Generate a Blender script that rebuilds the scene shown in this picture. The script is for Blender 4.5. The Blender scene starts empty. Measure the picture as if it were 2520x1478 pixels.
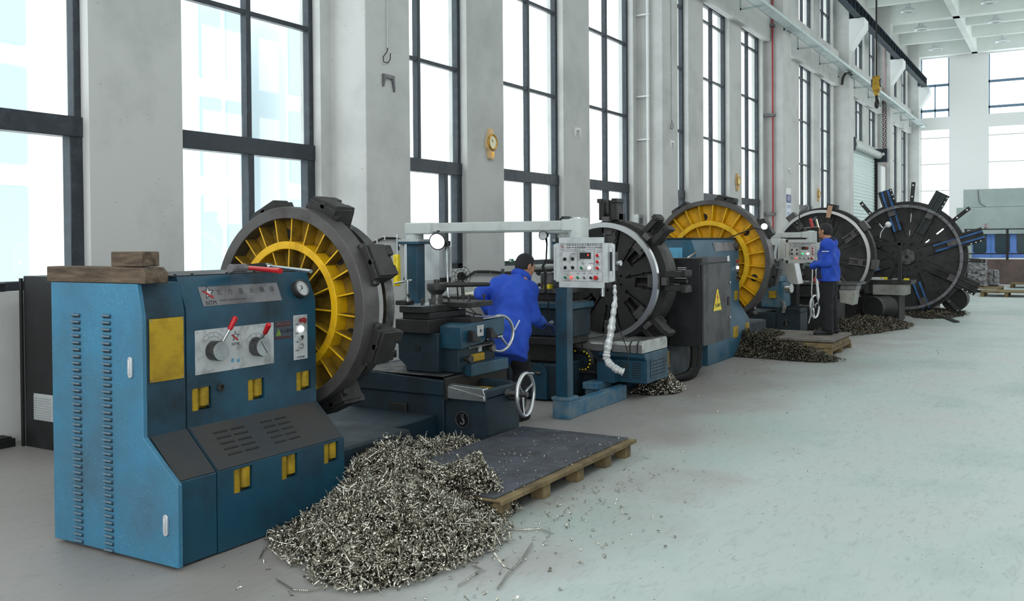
import bpy, bmesh, math, random
import numpy as np
from mathutils import Vector, Matrix, Euler
random.seed(7); np.random.seed(7)
S = bpy.context.scene
# ---------------------------------------------------------------- camera
F_PX, PPX, PPY, CAM_H = 2313., 1260., 631., 1.70
RC = [[0.51064, -0.85976, -0.00721], [0.01747, 0.00199, 0.99985], [-0.85962, -0.51069, 0.01603]]
cd = bpy.data.cameras.new('camera'); cam = bpy.data.objects.new('camera', cd)
S.collection.objects.link(cam)
cd.sensor_width = 36; cd.lens = F_PX * 36 / 2520
cd.shift_y = -(739 - PPY) / 2520; cd.clip_start = .05; cd.clip_end = 500
_r = Matrix(RC).transposed().to_4x4(); _r.translation = (0, 0, CAM_H)
cam.matrix_world = _r
S.camera = cam
# ---------------------------------------------------------------- world, light, exposure
w = bpy.data.worlds.new('world'); S.world = w; w.use_nodes = True
bg = w.node_tree.nodes['Background']
bg.inputs[0].default_value = (0.965, 0.99, 1.0, 1); bg.inputs[1].default_value = 2.8
S.view_settings.view_transform = 'Standard'; S.view_settings.look = 'None'
S.view_settings.exposure = 0.0; S.view_settings.gamma = 1.0
S.view_settings.use_curve_mapping = False
cy = S.cycles
cy.max_bounces = 7; cy.diffuse_bounces = 4; cy.glossy_bounces = 3; cy.transmission_bounces = 3
cy.transparent_max_bounces = 8; cy.caustics_reflective = False; cy.caustics_refractive = False
cy.sample_clamp_indirect = 6.0; cy.use_denoising = True
def portal(name, loc, rot, sx, sy):
    l = bpy.data.lights.new(name, 'AREA'); l.shape = 'RECTANGLE'; l.size = sx; l.size_y = sy
    l.cycles.is_portal = True
    o = bpy.data.objects.new(name, l); S.collection.objects.link(o); o.location = loc; o.rotation_euler = rot
for k in range(7):                                   # daylight portals just outside the wall bays
    portal('window_light', (4.0 + 9.6 * (k - .5) + 5, 8.3, 6.4), (math.radians(-90), 0, 0), 9.4, 10.6)
portal('window_light', (20, -4.2, 13.0), (0, 0, 0), 56, 5.0)  # over the open ceiling strip, an unseen skylight added for top light
portal('window_light', (58.3, -2, 6.2), (0, math.radians(90), 0), 11.5, 20)

# ---------------------------------------------------------------- mesh helpers
def lin(c):
    if isinstance(c, str):
        c = [int(c[i:i+2], 16) / 255 for i in (0, 2, 4)]
    return tuple((x / 12.92 if x <= .04045 else ((x + .055) / 1.055) ** 2.4) for x in c)
def basis(d):
    d = Vector(d).normalized(); a = Vector((0, 0, 1)) if abs(d.z) < .9 else Vector((1, 0, 0))
    u = a.cross(d).normalized(); return u, d.cross(u).normalized(), d
class MB:
    def __init__(s): s.v = []; s.f = []; s.m = []; s.T = None
    def add(s, vs, fs, m=0):
        b = len(s.v)
        for p in vs:
            p = Vector(p)
            if s.T is not None: p = s.T @ p
            s.v.append(tuple(p))
        for f in fs: s.f.append([i + b for i in f]); s.m.append(m)
        return s
    def box(s, x0, x1, y0, y1, z0, z1, m=0):
        return s.add([(x0,y0,z0),(x1,y0,z0),(x1,y1,z0),(x0,y1,z0),(x0,y0,z1),(x1,y0,z1),(x1,y1,z1),(x0,y1,z1)],
              [(0,3,2,1),(4,5,6,7),(0,1,5,4),(1,2,6,5),(2,3,7,6),(3,0,4,7)], m)
    def obox(s, c, size, R=None, m=0):
        R = R if R is not None else Matrix.Identity(3)
        x, y, z = [a / 2 for a in size]; c = Vector(c)
        vs = [c + R @ Vector(p) for p in ((-x,-y,-z),(x,-y,-z),(x,y,-z),(-x,y,-z),(-x,-y,z),(x,-y,z),(x,y,z),(-x,y,z))]
        return s.add(vs, [(0,3,2,1),(4,5,6,7),(0,1,5,4),(1,2,6,5),(2,3,7,6),(3,0,4,7)], m)
    def prism(s, pts, ax, a, b, m=0):
        n = len(pts)
        mk = {'x': lambda p, t: (t, p[0], p[1]), 'y': lambda p, t: (p[0], t, p[1]), 'z': lambda p, t: (p[0], p[1], t)}[ax]
        vs = [mk(p, a) for p in pts] + [mk(p, b) for p in pts]
        fs = [list(range(n))[::-1], list(range(n, 2*n))] + [(i, (i+1) % n, n + (i+1) % n, n + i) for i in range(n)]
        return s.add(vs, fs, m)
    def cyl(s, p0, p1, r0, r1=None, n=16, m=0, caps=True):
        r1 = r0 if r1 is None else r1; p0 = Vector(p0); p1 = Vector(p1); u, v, d = basis(p1 - p0)
        vs = []
        for p, r in ((p0, r0), (p1, r1)):
            for i in range(n):
                a = 2*math.pi*i/n; vs.append(p + (u*math.cos(a) + v*math.sin(a))*r)
        fs = [(i, (i+1) % n, n + (i+1) % n, n + i) for i in range(n)]
        if caps: fs += [list(range(n))[::-1], list(range(n, 2*n))]
        return s.add(vs, fs, m)
    def lathe(s, prof, o, d, n=48, m=0, closed=False, a0=0, a1=2*math.pi):
        """prof: list of (r, t) along axis d from o"""
        o = Vector(o); u, v, d = basis(d); full = abs(a1 - a0 - 2*math.pi) < 1e-6
        k = n if full else n + 1; vs = []
        for i in range(k):
            a = a0 + (a1-a0)*i/n; e = u*math.cos(a) + v*math.sin(a)
            for r, t in prof: vs.append(o + e*r + d*t)
        q = len(prof); fs = []
        for i in range(n):
            j = (i+1) % k
            for a in range(q if closed else q-1):
                b = (a+1) % q; fs.append((i*q+a, i*q+b, j*q+b, j*q+a))
        return s.add(vs, fs, m)
    def tube(s, path, r, n=8, m=0, caps=True):
        P = [Vector(p) for p in path]; vs = []; up = None
        rr = r if isinstance(r, (list, tuple)) else [r]*len(P)
        for i, p in enumerate(P):
            d = (P[min(i+1, len(P)-1)] - P[max(i-1, 0)]).normalized()
            if up is None: u, v, _ = basis(d)
            else:
                u = (up - d*up.dot(d)).normalized(); v = d.cross(u)
            up = u
            for k in range(n):
                a = 2*math.pi*k/n; vs.append(p + (u*math.cos(a) + v*math.sin(a))*rr[i])
        fs = [(i*n+k, i*n+(k+1) % n, (i+1)*n+(k+1) % n, (i+1)*n+k) for i in range(len(P)-1) for k in range(n)]
        if caps: fs += [list(range(n))[::-1], list(range((len(P)-1)*n, len(P)*n))]
        return s.add(vs, fs, m)
    def torus(s, o, d, R, r, n=40, k=10, m=0, sc=1):
        return s.lathe([(R + r*math.cos(2*math.pi*i/k), r*sc*math.sin(2*math.pi*i/k)) for i in range(k)], o, d, n, m, True)
    def sphere(s, o, r, n=16, m=0, sc=(1,1,1)):
        o = Vector(o); k = n//2; vs = []; fs = []
        for j in range(k+1):
            t = math.pi*j/k
            for i in range(n):
                a = 2*math.pi*i/n; vs.append(o + Vector((r*sc[0]*math.sin(t)*math.cos(a), r*sc[1]*math.sin(t)*math.sin(a), r*sc[2]*math.cos(t))))
        for j in range(k):
            for i in range(n): fs.append((j*n+i, (j+1)*n+i, (j+1)*n+(i+1) % n, j*n+(i+1) % n))
        return s.add(vs, fs, m)
    def build(s, name, mats, parent=None, bev=0, ang=35, norm=True, seg=2):
        me = bpy.data.meshes.new(name); me.from_pydata(s.v, [], s.f)
        if not isinstance(mats, (list, tuple)): mats = [mats]
        for mt in mats: me.materials.append(mt)
        if any(s.m): me.polygons.foreach_set('material_index', s.m)
        if norm:
            b = bmesh.new(); b.from_mesh(me); bmesh.ops.remove_doubles(b, verts=b.verts, dist=1e-6)
            bmesh.ops.recalc_face_normals(b, faces=b.faces); b.to_mesh(me); b.free()
        me.shade_smooth()
        me.set_sharp_from_angle(angle=math.radians(ang))
        me.update()
        o = bpy.data.objects.new(name, me); S.collection.objects.link(o)
        if bev:
            md = o.modifiers.new('bevel', 'BEVEL'); md.width = bev; md.segments = seg; md.limit_method = 'ANGLE'
            md.angle_limit = math.radians(40); md.harden_normals = False
        if parent is not None: put(o, parent)
        return o
def world_origin(p):
    M = Matrix.Identity(4)
    while p is not None:
        M = p.matrix_parent_inverse @ Matrix.LocRotScale(p.location, p.rotation_euler, p.scale) @ M
        p = p.parent
    return M
def put(o, parent):
    """parent o (its mesh is in world coordinates) without moving it"""
    o.parent = parent; o.matrix_parent_inverse = world_origin(parent).inverted()
def thing(name, label, cat, loc=(0,0,0), group=None, kind=None):
    o = bpy.data.objects.new(name, None); S.collection.objects.link(o); o.location = loc
    o.empty_display_size = .1
    return tag(o, label, cat, group, kind)
def tag(o, label=None, cat=None, group=None, kind=None):
    if label: o['label'] = label
    if cat: o['category'] = cat
    if group: o['group'] = group
    if kind: o['kind'] = kind
    return o
def copy_tree(o, parent=None):
    c = o.copy(); S.collection.objects.link(c)
    if parent is not None:
        c.parent = parent; c.matrix_parent_inverse = o.matrix_parent_inverse.copy()
    for ch in list(o.children): copy_tree(ch, c)
    return c
def P(px, py, ax, val):
    """world point seen at photo pixel (px, py) on the plane ax = val"""
    r = Matrix(RC).transposed() @ Vector((px - PPX, -(py - PPY), -F_PX)); i = 'xyz'.index(ax)
    C = Vector((0, 0, CAM_H)); return C + r*((val - C[i]) / r[i])
def text(name, body, mat, parent, o, right, up, size, align='LEFT', ext=.0004, bold=0, squash=1):
    """flat lettering standing on a face: o = anchor, right/up = world directions"""
    c = bpy.data.curves.new(name, 'FONT'); c.body = body; c.size = size; c.extrude = ext; c.align_x = align; c.align_y = 'CENTER'
    c.offset = bold; c.resolution_u = 2
    t = bpy.data.objects.new(name, c); S.collection.objects.link(t)
    R = Vector(right).normalized(); U = Vector(up).normalized(); N = R.cross(U).normalized()
    M = Matrix((R*squash, U, N)).transposed().to_4x4(); M.translation = Vector(o) + N*ext
    dg = bpy.context.evaluated_depsgraph_get(); me = bpy.data.meshes.new_from_object(t.evaluated_get(dg))
    bpy.data.objects.remove(t); me.transform(M); me.materials.clear(); me.materials.append(mat)
    ob = bpy.data.objects.new(name, me); S.collection.objects.link(ob)
    if parent is not None: put(ob, parent)
    return ob
# ---------------------------------------------------------------- materials
def nodes_mat(name):
    m = bpy.data.materials.new(name); m.use_nodes = True; nt = m.node_tree
    return m, nt, nt.nodes['Principled BSDF']
def pm(name, col, rough=.5, metal=0, col2=None, sc=3., mix=.5, bump=0, bsc=60., spots=None, sdens=.0, ssc=90., spec=.5, emit=None, coat=0, st=None):
    """procedural principled material: two tones mixed by noise, optional bump, optional small specks"""
    m, nt, b = nodes_mat(name); N = nt.nodes; L = nt.links
    c1 = (*lin(col), 1); b.inputs['Base Color'].default_value = c1
    b.inputs['Roughness'].default_value = rough; b.inputs['Metallic'].default_value = metal
    b.inputs['Specular IOR Level'].default_value = spec
    tc = N.new('ShaderNodeTexCoord'); out = None
    if col2:
        n = N.new('ShaderNodeTexNoise'); n.inputs['Scale'].default_value = sc; n.inputs['Detail'].default_value = 6
        n.inputs['Roughness'].default_value = .62
        mp = N.new('ShaderNodeMapping'); mp.inputs['Scale'].default_value = st or (1, 1, 1); L.new(tc.outputs['Object'], mp.inputs[0])
        L.new(mp.outputs[0], n.inputs['Vector'])
        r = N.new('ShaderNodeMapRange'); r.inputs[1].default_value = .62 - mix*.35; r.inputs[2].default_value = .72
        L.new(n.outputs[0], r.inputs[0])
        x = N.new('ShaderNodeMix'); x.data_type = 'RGBA'; x.inputs[6].default_value = c1; x.inputs[7].default_value = (*lin(col2), 1)
        L.new(r.outputs[0], x.inputs[0]); out = x.outputs[2]
        rr = N.new('ShaderNodeMapRange'); rr.inputs[3].default_value = rough; rr.inputs[4].default_value = min(1, rough + .25)
        L.new(r.outputs[0], rr.inputs[0]); L.new(rr.outputs[0], b.inputs['Roughness'])
    if spots:
        v = N.new('ShaderNodeTexVoronoi'); v.inputs['Scale'].default_value = ssc; L.new(tc.outputs['Object'], v.inputs['Vector'])
        n2 = N.new('ShaderNodeTexNoise'); n2.inputs['Scale'].default_value = 5; L.new(tc.outputs['Object'], n2.inputs['Vector'])
        mu = N.new('ShaderNodeMath'); mu.operation = 'MULTIPLY'; L.new(n2.outputs[0], mu.inputs[0]); mu.inputs[1].default_value = sdens
        lt = N.new('ShaderNodeMath'); lt.operation = 'LESS_THAN'; L.new(v.outputs['Distance'], lt.inputs[0]); L.new(mu.outputs[0], lt.inputs[1])
        x2 = N.new('ShaderNodeMix'); x2.data_type = 'RGBA'; x2.inputs[6].default_value = c1
        if out: L.new(out, x2.inputs[6])
        x2.inputs[7].default_value = (*lin(spots), 1); L.new(lt.outputs[0], x2.inputs[0]); out = x2.outputs[2]
    if out: L.new(out, b.inputs['Base Color'])
    if bump:
        n3 = N.new('ShaderNodeTexNoise'); n3.inputs['Scale'].default_value = bsc; n3.inputs['Detail'].default_value = 4
        L.new(tc.outputs['Object'], n3.inputs['Vector'])
        bp = N.new('ShaderNodeBump'); bp.inputs['Strength'].default_value = bump; bp.inputs['Distance'].default_value = .01
        L.new(n3.outputs[0], bp.inputs['Height']); L.new(bp.outputs[0], b.inputs['Normal'])
    if emit:
        b.inputs['Emission Color'].default_value = (*lin(emit[0]), 1); b.inputs['Emission Strength'].default_value = emit[1]
    if coat: b.inputs['Coat Weight'].default_value = coat
    return m
def glass_mat(name, tint=(.97, 1, 1), gloss=.06):
    m = bpy.data.materials.new(name); m.use_nodes = True; nt = m.node_tree; N = nt.nodes; L = nt.links; N.clear()
    o = N.new('ShaderNodeOutputMaterial'); t = N.new('ShaderNodeBsdfTransparent'); t.inputs[0].default_value = (*tint, 1)
    g = N.new('ShaderNodeBsdfGlossy'); g.inputs['Roughness'].default_value = .02; x = N.new('ShaderNodeMixShader')
    x.inputs[0].default_value = gloss; L.new(t.outputs[0], x.inputs[1]); L.new(g.outputs[0], x.inputs[2]); L.new(x.outputs[0], o.inputs[0])
    return m
M = {}
M['far_wall'] = pm('far_white_wall', 'fafcfc', .9)
M['plaster'] = pm('wall_plaster', 'c9cbc9', .9, col2='b5b8b6', sc=1.1, mix=.45, spots='6e6e6c', sdens=.09, ssc=9, bump=.08, bsc=30)
M['white_wall'] = pm('white_wall', 'f0f3f3', .9, col2='e6eaea', sc=.8, mix=.4)
M['ceiling'] = pm('ceiling_paint', 'eef3f0', .9, col2='e2e9e5', sc=.7, mix=.4)
M['frame'] = pm('window_frame_metal', '343a40', .45, .3, col2='4a525a', sc=9, mix=.4, spots='b8bcc0', sdens=.06, ssc=40)
M['glass'] = glass_mat('window_glass')
M['blue'] = pm('teal_machine_paint', '16465c', .42, col2='101f27', sc=2.2, mix=.55, spots='9dbccb', sdens=.05, ssc=60, bump=.05, bsc=25)
M['blue_door'] = pm('teal_door_paint', '36799a', .5, col2='3d6074', sc=1.6, mix=.6, spots='a9c0cc', sdens=.19, ssc=75, bump=.04, bsc=12)
M['blue_dark'] = pm('oily_teal_paint', '0f2e3d', .5, col2='0a161d', sc=2.6, mix=.95, bump=.08, bsc=30)
M['blue_worn'] = pm('worn_teal_paint', '1f5f80', .5, col2='6d7d82', sc=9, mix=.75, bump=.1, bsc=40)
M['slope'] = pm('grimy_cover_paint', '20282f', .5, col2='3a3632', sc=3.2, mix=.7, bump=.06)
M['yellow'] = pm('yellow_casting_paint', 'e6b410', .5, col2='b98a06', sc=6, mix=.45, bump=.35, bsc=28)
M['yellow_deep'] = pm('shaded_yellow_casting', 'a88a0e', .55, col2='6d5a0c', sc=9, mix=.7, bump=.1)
M['yellow_plate'] = pm('yellow_enamel_plate', 'b39214', .5, col2='85690f', sc=7, mix=.5, bump=.05)
M['web_grime'] = pm('grimy_yellow_casting', 'b08a12', .6, col2='15120a', sc=5, mix=1.1, bump=.3, bsc=25)  # grime on the webs, plus shade between ribs put into the colour
M['iron'] = pm('dark_cast_iron', '302f2f', .5, .25, col2='201e1d', sc=5, mix=.6, bump=.12, bsc=45)
M['iron_rim'] = pm('grey_rim_iron', '565453', .42, .3, col2='454240', sc=4, mix=.5, bump=.05)
M['black'] = pm('black_paint', '151517', .5, col2='202024', sc=4, mix=.4, spots='8a8d90', sdens=.035, ssc=45)
M['rubber'] = pm('black_rubber', '121212', .65)
M['steel'] = pm('ground_steel', 'b9bcbf', .25, .9, col2='8f9193', sc=7, mix=.5)
M['steel_dark'] = pm('oily_steel', '6a6a6a', .35, .8, col2='2e2c2a', sc=7, mix=.7, bump=.05)
M['chrome'] = pm('chrome', 'd8dadc', .12, 1)
M['alu'] = pm('brushed_aluminium', 'd5d9db', .38, .6, col2='c2c7ca', sc=5, mix=.4)
M['panel'] = pm('grey_label_panel', 'bbbec0', .5, .1, col2='6f6f6e', sc=8, mix=.35)
M['plate_grey'] = pm('dull_name_plate', '77777a', .45, .4, col2='5d5b5e', sc=6, mix=.5)
M['boom'] = pm('pale_grey_boom_paint', 'bcc3c2', .5, col2='a9afad', sc=5, mix=.4)
M['red'] = pm('red_plastic', 'b3131c', .35)
M['red_lit'] = pm('red_lamp', 'ff4a40', .4, emit=('ff3528', 2.5))
M['green'] = pm('green_plastic', '0e6b42', .35)
M['green_lit'] = pm('green_lamp', '20d070', .4, emit=('18c060', 2.0))
M['white_lit'] = pm('white_lamp', 'ffffff', .4, emit=('ffffff', 5))
M['knob'] = pm('black_knob', '0e0e10', .35)
M['rail'] = pm('pendant_rail_aluminium', 'c0c5c7', .4, .3, col2='aab0b2', sc=6)
M['ring_steel'] = pm('turned_ring_steel', 'c6c8ca', .3, .9)
M['chips_dull'] = pm('dull_matted_chips', '8c8678', .25, 1.0, col2='3b3527', sc=30, mix=.9)
M['wood'] = pm('weathered_timber', '7a6956', .8, col2='2a211a', sc=3, mix=1.1, bump=.5, bsc=50, st=(9, 1.2, 9))
M['wood_pale'] = pm('pale_pallet_wood', '8a7854', .8, col2='453a28', sc=4, mix=.8, bump=.2, bsc=60)
M['deck'] = pm('scuffed_deck_board', '4a4d55', .42, col2='2c2d31', sc=3.5, mix=.6, spots='c0c4c8', sdens=.06, ssc=50, bump=.03)
M['ink'] = pm('black_ink', '15151a', .6)
M['ink_red'] = pm('red_ink', 'a3161c', .6)
M['ink_grey'] = pm('faded_ink', '3c3c3e', .6)
M['ink_blue'] = pm('blue_ink', '3f8fb8', .6)
M['white'] = pm('white_plastic', 'e2e4e4', .5)
M['yellow_wrap'] = pm('yellow_plastic_wrap', 'efd41c', .3, col2='c9a80e', sc=14, mix=.5, bump=.3, bsc=20)
M['gold'] = pm('gold_clock_case', 'd9ab52', .3, .7, col2='a87a2c', sc=12, mix=.4)
M['sign_yellow'] = pm('yellow_sign', 'e8d21e', .5)
M['grime'] = pm('floor_grime', '2a2826', .8, bump=.4, bsc=30)
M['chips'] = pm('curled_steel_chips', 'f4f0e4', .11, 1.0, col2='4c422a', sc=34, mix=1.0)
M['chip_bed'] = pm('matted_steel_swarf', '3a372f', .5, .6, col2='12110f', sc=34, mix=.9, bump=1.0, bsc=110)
# ================================================================ THE HALL
YW, YG, YC = 7.85, 8.02, 7.30
X0, X1 = -9.0, 57.75
YR = -17.0
# floor: grey-green sealed concrete with pale dust
def floor_mat():
    m, nt, b = nodes_mat('sealed_concrete_floor'); N = nt.nodes; L = nt.links
    tc = N.new('ShaderNodeTexCoord')
    n = N.new('ShaderNodeTexNoise'); n.inputs['Scale'].default_value = .55; n.inputs['Detail'].default_value = 7; n.inputs['Roughness'].default_value = .6
    L.new(tc.outputs['Object'], n.inputs['Vector'])
    r = N.new('ShaderNodeValToRGB'); e = r.color_ramp.elements
    e[0].position = .34; e[0].color = (*lin('a5b5b0'), 1); e[1].position = .66; e[1].color = (*lin('bdc1c0'), 1)
    k = e.new(.5); k.color = (*lin('b8c4c1'), 1)
    L.new(n.outputs[0], r.inputs[0])
    # dust trodden along the machines (a strip at Y 2.6-5.5)
    sx = N.new('ShaderNodeSeparateXYZ'); L.new(tc.outputs['Object'], sx.inputs[0])
    n4 = N.new('ShaderNodeTexNoise'); n4.inputs['Scale'].default_value = 1.1; n4.inputs['Detail'].default_value = 5; L.new(tc.outputs['Object'], n4.inputs['Vector'])
    ad = N.new('ShaderNodeMath'); ad.operation = 'MULTIPLY_ADD'; L.new(n4.outputs[0], ad.inputs[0]); ad.inputs[1].default_value = 2.6; L.new(sx.outputs[1], ad.inputs[2])
    mr = N.new('ShaderNodeMapRange'); mr.inputs[1].default_value = 3.2; mr.inputs[2].default_value = 4.9; L.new(ad.outputs[0], mr.inputs[0])
    x = N.new('ShaderNodeMix'); x.data_type = 'RGBA'; L.new(mr.outputs[0], x.inputs[0]); L.new(r.outputs[0], x.inputs[6]); x.inputs[7].default_value = (*lin('918d8a'), 1)
    # short dark scuffs
    mp = N.new('ShaderNodeMapping'); mp.inputs['Scale'].default_value = (2.2, 7, 1); mp.inputs['Rotation'].default_value = (0, 0, .5); L.new(tc.outputs['Object'], mp.inputs[0])
    n2 = N.new('ShaderNodeTexNoise'); n2.inputs['Scale'].default_value = 2.6; n2.inputs['Detail'].default_value = 9; n2.inputs['Roughness'].default_value = .75
    n2.inputs['Distortion'].default_value = 1.2; L.new(mp.outputs[0], n2.inputs['Vector'])
    r2 = N.new('ShaderNodeMapRange'); r2.inputs[1].default_value = .53; r2.inputs[2].default_value = .74; r2.inputs[4].default_value = .5; L.new(n2.outputs[0], r2.inputs[0])
    x2 = N.new('ShaderNodeMix'); x2.data_type = 'RGBA'; L.new(r2.outputs[0], x2.inputs[0]); L.new(x.outputs[2], x2.inputs[6]); x2.inputs[7].default_value = (*lin('6d7675'), 1)
    v = N.new('ShaderNodeTexVoronoi'); v.inputs['Scale'].default_value = 11; L.new(tc.outputs['Object'], v.inputs['Vector'])
    lt = N.new('ShaderNodeMath'); lt.operation = 'LESS_THAN'; L.new(v.outputs['Distance'], lt.inputs[0]); lt.inputs[1].default_value = .055
    x3 = N.new('ShaderNodeMix'); x3.data_type = 'RGBA'; L.new(lt.outputs[0], x3.inputs[0]); L.new(x2.outputs[2], x3.inputs[6]); x3.inputs[7].default_value = (*lin('3a3a38'), 1)
    L.new(x3.outputs[2], b.inputs['Base Color'])
    rr = N.new('ShaderNodeMapRange'); rr.inputs[3].default_value = .34; rr.inputs[4].default_value = .62; L.new(n2.outputs[0], rr.inputs[0]); L.new(rr.outputs[0], b.inputs['Roughness'])
    bp = N.new('ShaderNodeBump'); bp.inputs['Strength'].default_value = .12; bp.inputs['Distance'].default_value = .01; L.new(n2.outputs[0], bp.inputs['Height']); L.new(bp.outputs[0], b.inputs['Normal'])
    return m
def struct(o): o['kind'] = 'structure'; return o
struct(MB().box(X0, X1+.4, YR, 8.3, -.2, 0).build('floor', floor_mat()))
# bays: (x of the column before the bay, door bay?)
bays = [(-10.2, 0), (-.66, 0), (8.87, 0), (18.47, 0), (28.07, 0), (37.67, 1), (47.27, 0)]
wl = MB(); openings = []
Z_SILL, Z_LOW, Z_UP, Z_TOP = 1.30, 7.70, 8.95, 11.5
YO = 8.18                                   # outer face of the wall
edges = [X0]
for xc, door in bays:
    nxt = xc + 9.6 if xc > -1 else -.66
    for a, b in ((.96, 3.04), (4.11, 6.19), (7.26, 9.34)):
        x0, x1 = xc + a, xc + b
        if x0 < X0: continue
        openings.append((x0, x1, xc, door))
px = X0
for x0, x1, xc, door in openings:
    wl.box(px, x0, YW, YO, 0, 12.7); px = x1
    if not door: wl.box(x0, x1, YW, YO, 0, Z_SILL)
    wl.box(x0, x1, YW, YO, Z_LOW, Z_UP); wl.box(x0, x1, YW, YO, Z_TOP, 12.7)
    if door: wl.box(x0, x1, YW, YO, 0 if x1 < 40 else 5.5, 5.95)
wl.box(px, X1+.4, YW, YO, 0, 12.7)
struct(wl.build('wall_left', M['plaster']))
# door opening: the wall behind it is replaced by the roller door, so hide nothing: door stands proud of the wall
cols = [-10.2, -.66, 8.87, 18.47, 28.07, 37.67, 47.27, 56.87]
ci = 0
for xc in cols[1:]:
    ci += 1
    struct(MB().box(xc, xc+.88, YC, YW+.01, 0, 12.7).build('trim_%d' % ci, M['plaster'], bev=.01))
for xc in cols[1:]:                          # crane brackets
    ci += 1
    struct(MB().prism([(YC+.01, 10.12), (6.75, 10.12), (6.75, 9.80), (YC+.01, 8.98)], 'x', xc, xc+.88).build('trim_%d' % ci, M['white_wall'], bev=.01))
for k, (xc, door) in enumerate(bays):        # spandrel beam standing proud between columns
    ci += 1
    a = max(X0, xc+.88); b = xc+9.6 if xc > -1 else -.66
    struct(MB().box(a, b, 7.66, YW+.01, 7.58, 8.90).build('trim_%d' % ci, M['plaster'], bev=.01))
# windows
def window(n, x0, x1, z0, z1, rails, thick=None, low=None):
    f = MB(); t = .07
    y0, y1 = YG-.05, YG+.05
    f.box(x0, x0+t, y0, y1, z0, z1); f.box(x1-t, x1, y0, y1, z0, z1)
    f.box(x0, x1, y0, y1, z0, z0+.06); f.box(x0, x1, y0, y1, z1-.06, z1)
    xm = (x0+x1)/2; zb = thick if thick else z0
    f.box(xm-.035, xm+.035, y0, y1, zb, z1)
    for z in rails: f.box(x0, x1, y0+.01, y1-.01, z-.028, z+.028)
    if thick:
        f.box(x0, x1, y0-.03, y1+.02, thick-.10, thick+.09)
        xl = low if low else xm
        f.box(xl-.045, xl+.045, y0-.02, y1, z0, thick); f.box(x1-.13, x1, y0-.02, y1, z0, thick)
        f.box(x0, x1, y0-.02, y1, z0, z0+.08)
    o = struct(f.build('window_%d' % n, M['frame'], bev=.006, seg=1))
    g = MB().box(x0, x1, YG-.006, YG+.006, z0, z1).build('pane', M['glass'], o)
    return o
wn = 0
for x0, x1, xc, door in openings:
    if x1 < 2: continue
    wn += 1
    low = None
    if abs(x0-9.83) < .1: low = 11.50
    if not door: window(wn, x0, x1, Z_SILL, Z_LOW, (4.30, 5.80, 7.25), 2.80, low)
    else: window(wn, x0, x1, 5.95, Z_LOW, (7.25,))
    wn += 1
    window(wn, x0, x1, Z_UP, Z_TOP, (10.2,))
# end wall with tall glazed openings
we = MB(); Xe = X1
yc = [8.0, 7.31]; segs = [(7.31, 5.83), (3.88, .40), (-1.5, -5.0), (-6.9, -10.4), (-12.3, -15.8)]
prev = 8.2
for a, b in segs:
    we.box(Xe, Xe+.4, a, prev, 0, 12.7); prev = b
    we.box(Xe, Xe+.4, b, a, 0, .9); we.box(Xe, Xe+.4, b, a, 7.8, 8.50); we.box(Xe, Xe+.4, b, a, 11.8, 12.7)
we.box(Xe, Xe+.4, YR, prev, 0, 12.7)
struct(we.build('wall_end', M['far_wall']))
M['frame_pale'] = pm('pale_frame', 'a9b4b4', .5)
M['frame_blue'] = pm('bluish_frame', '6f8ca6', .5)
for a, b in segs:
    wn += 1; f = MB(); xx = Xe+.12
    for z in (1.6, 2.9, 4.39, 5.88, 7.35): f.box(xx, xx+.06, b, a, z-.02, z+.02)
    for y in np.linspace(b, a, 2 + int(abs(a-b) > 2)*1): f.box(xx, xx+.06, y-.02, y+.02, .9, 7.8)
    o = struct(f.build('window_%d' % wn, M['frame_pale'])); MB().box(xx+.02, xx+.03, b, a, .9, 7.8).build('pane', M['glass'], o)
    wn += 1; f = MB()
    for z in (8.9, 10.3): f.box(xx, xx+.08, b, a, z-.07, z+.07)
    for y in (b+.04, (a+b)/2, a-.04): f.box(xx, xx+.06, y-.03, y+.03, 8.5, 11.8 if y != (a+b)/2 else 10.3)
    o = struct(f.build('window_%d' % wn, M['frame_blue'])); MB().box(xx+.02, xx+.03, b, a, 8.5, 11.8).build('pane', M['glass'], o)
# right wall, far outside the picture, openings put in its far part to brighten the far end
wr = MB(); px = X0
wr.box(X0, X1+.4, YR-.3, YR, 0, 1.3); wr.box(X0, X1+.4, YR-.3, YR, 7.7, 8.95); wr.box(X0, X1+.4, YR-.3, YR, 11.5, 12.7)
for k in range(20):
    x = X0 + 3.4*k; wr.box(x, x+(3.4 if x < 24 else .5), YR-.3, YR, 1.3, 11.5)
struct(wr.build('wall_right', pm('dull_right_wall', '7c807e', .9)))  # unseen wall toned darker to cut bounce onto the machine fronts
# ceiling slab and beams
struct(MB().box(X0, X1+.4, -1.8, 8.2, 12.7, 12.9).box(X0, X1+.4, YR-.3, -6.6, 12.7, 12.9).box(48, X1+.4, -6.6, -1.8, 12.7, 12.9).box(X0, -8, -6.6, -1.8, 12.7, 12.9).build('ceiling', M['ceiling']))  # strip left open out of view, added to light floor and machine tops
cb = MB()
for xc in cols:
    cb.box(xc+.2, xc+.7, YR, 7.9, 11.84, 12.7)
    for q in (3.2, 6.4): cb.box(xc+.45+q-.14, xc+.45+q+.14, YR, 7.9, 12.05, 12.7)
for y in (4.4, -1.2, -6.8, -12.4): cb.box(X0, X1, y-.02, y+.26, 11.84, 12.7)
struct(cb.build('trim_90', M['ceiling']))
MBs = None
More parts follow.
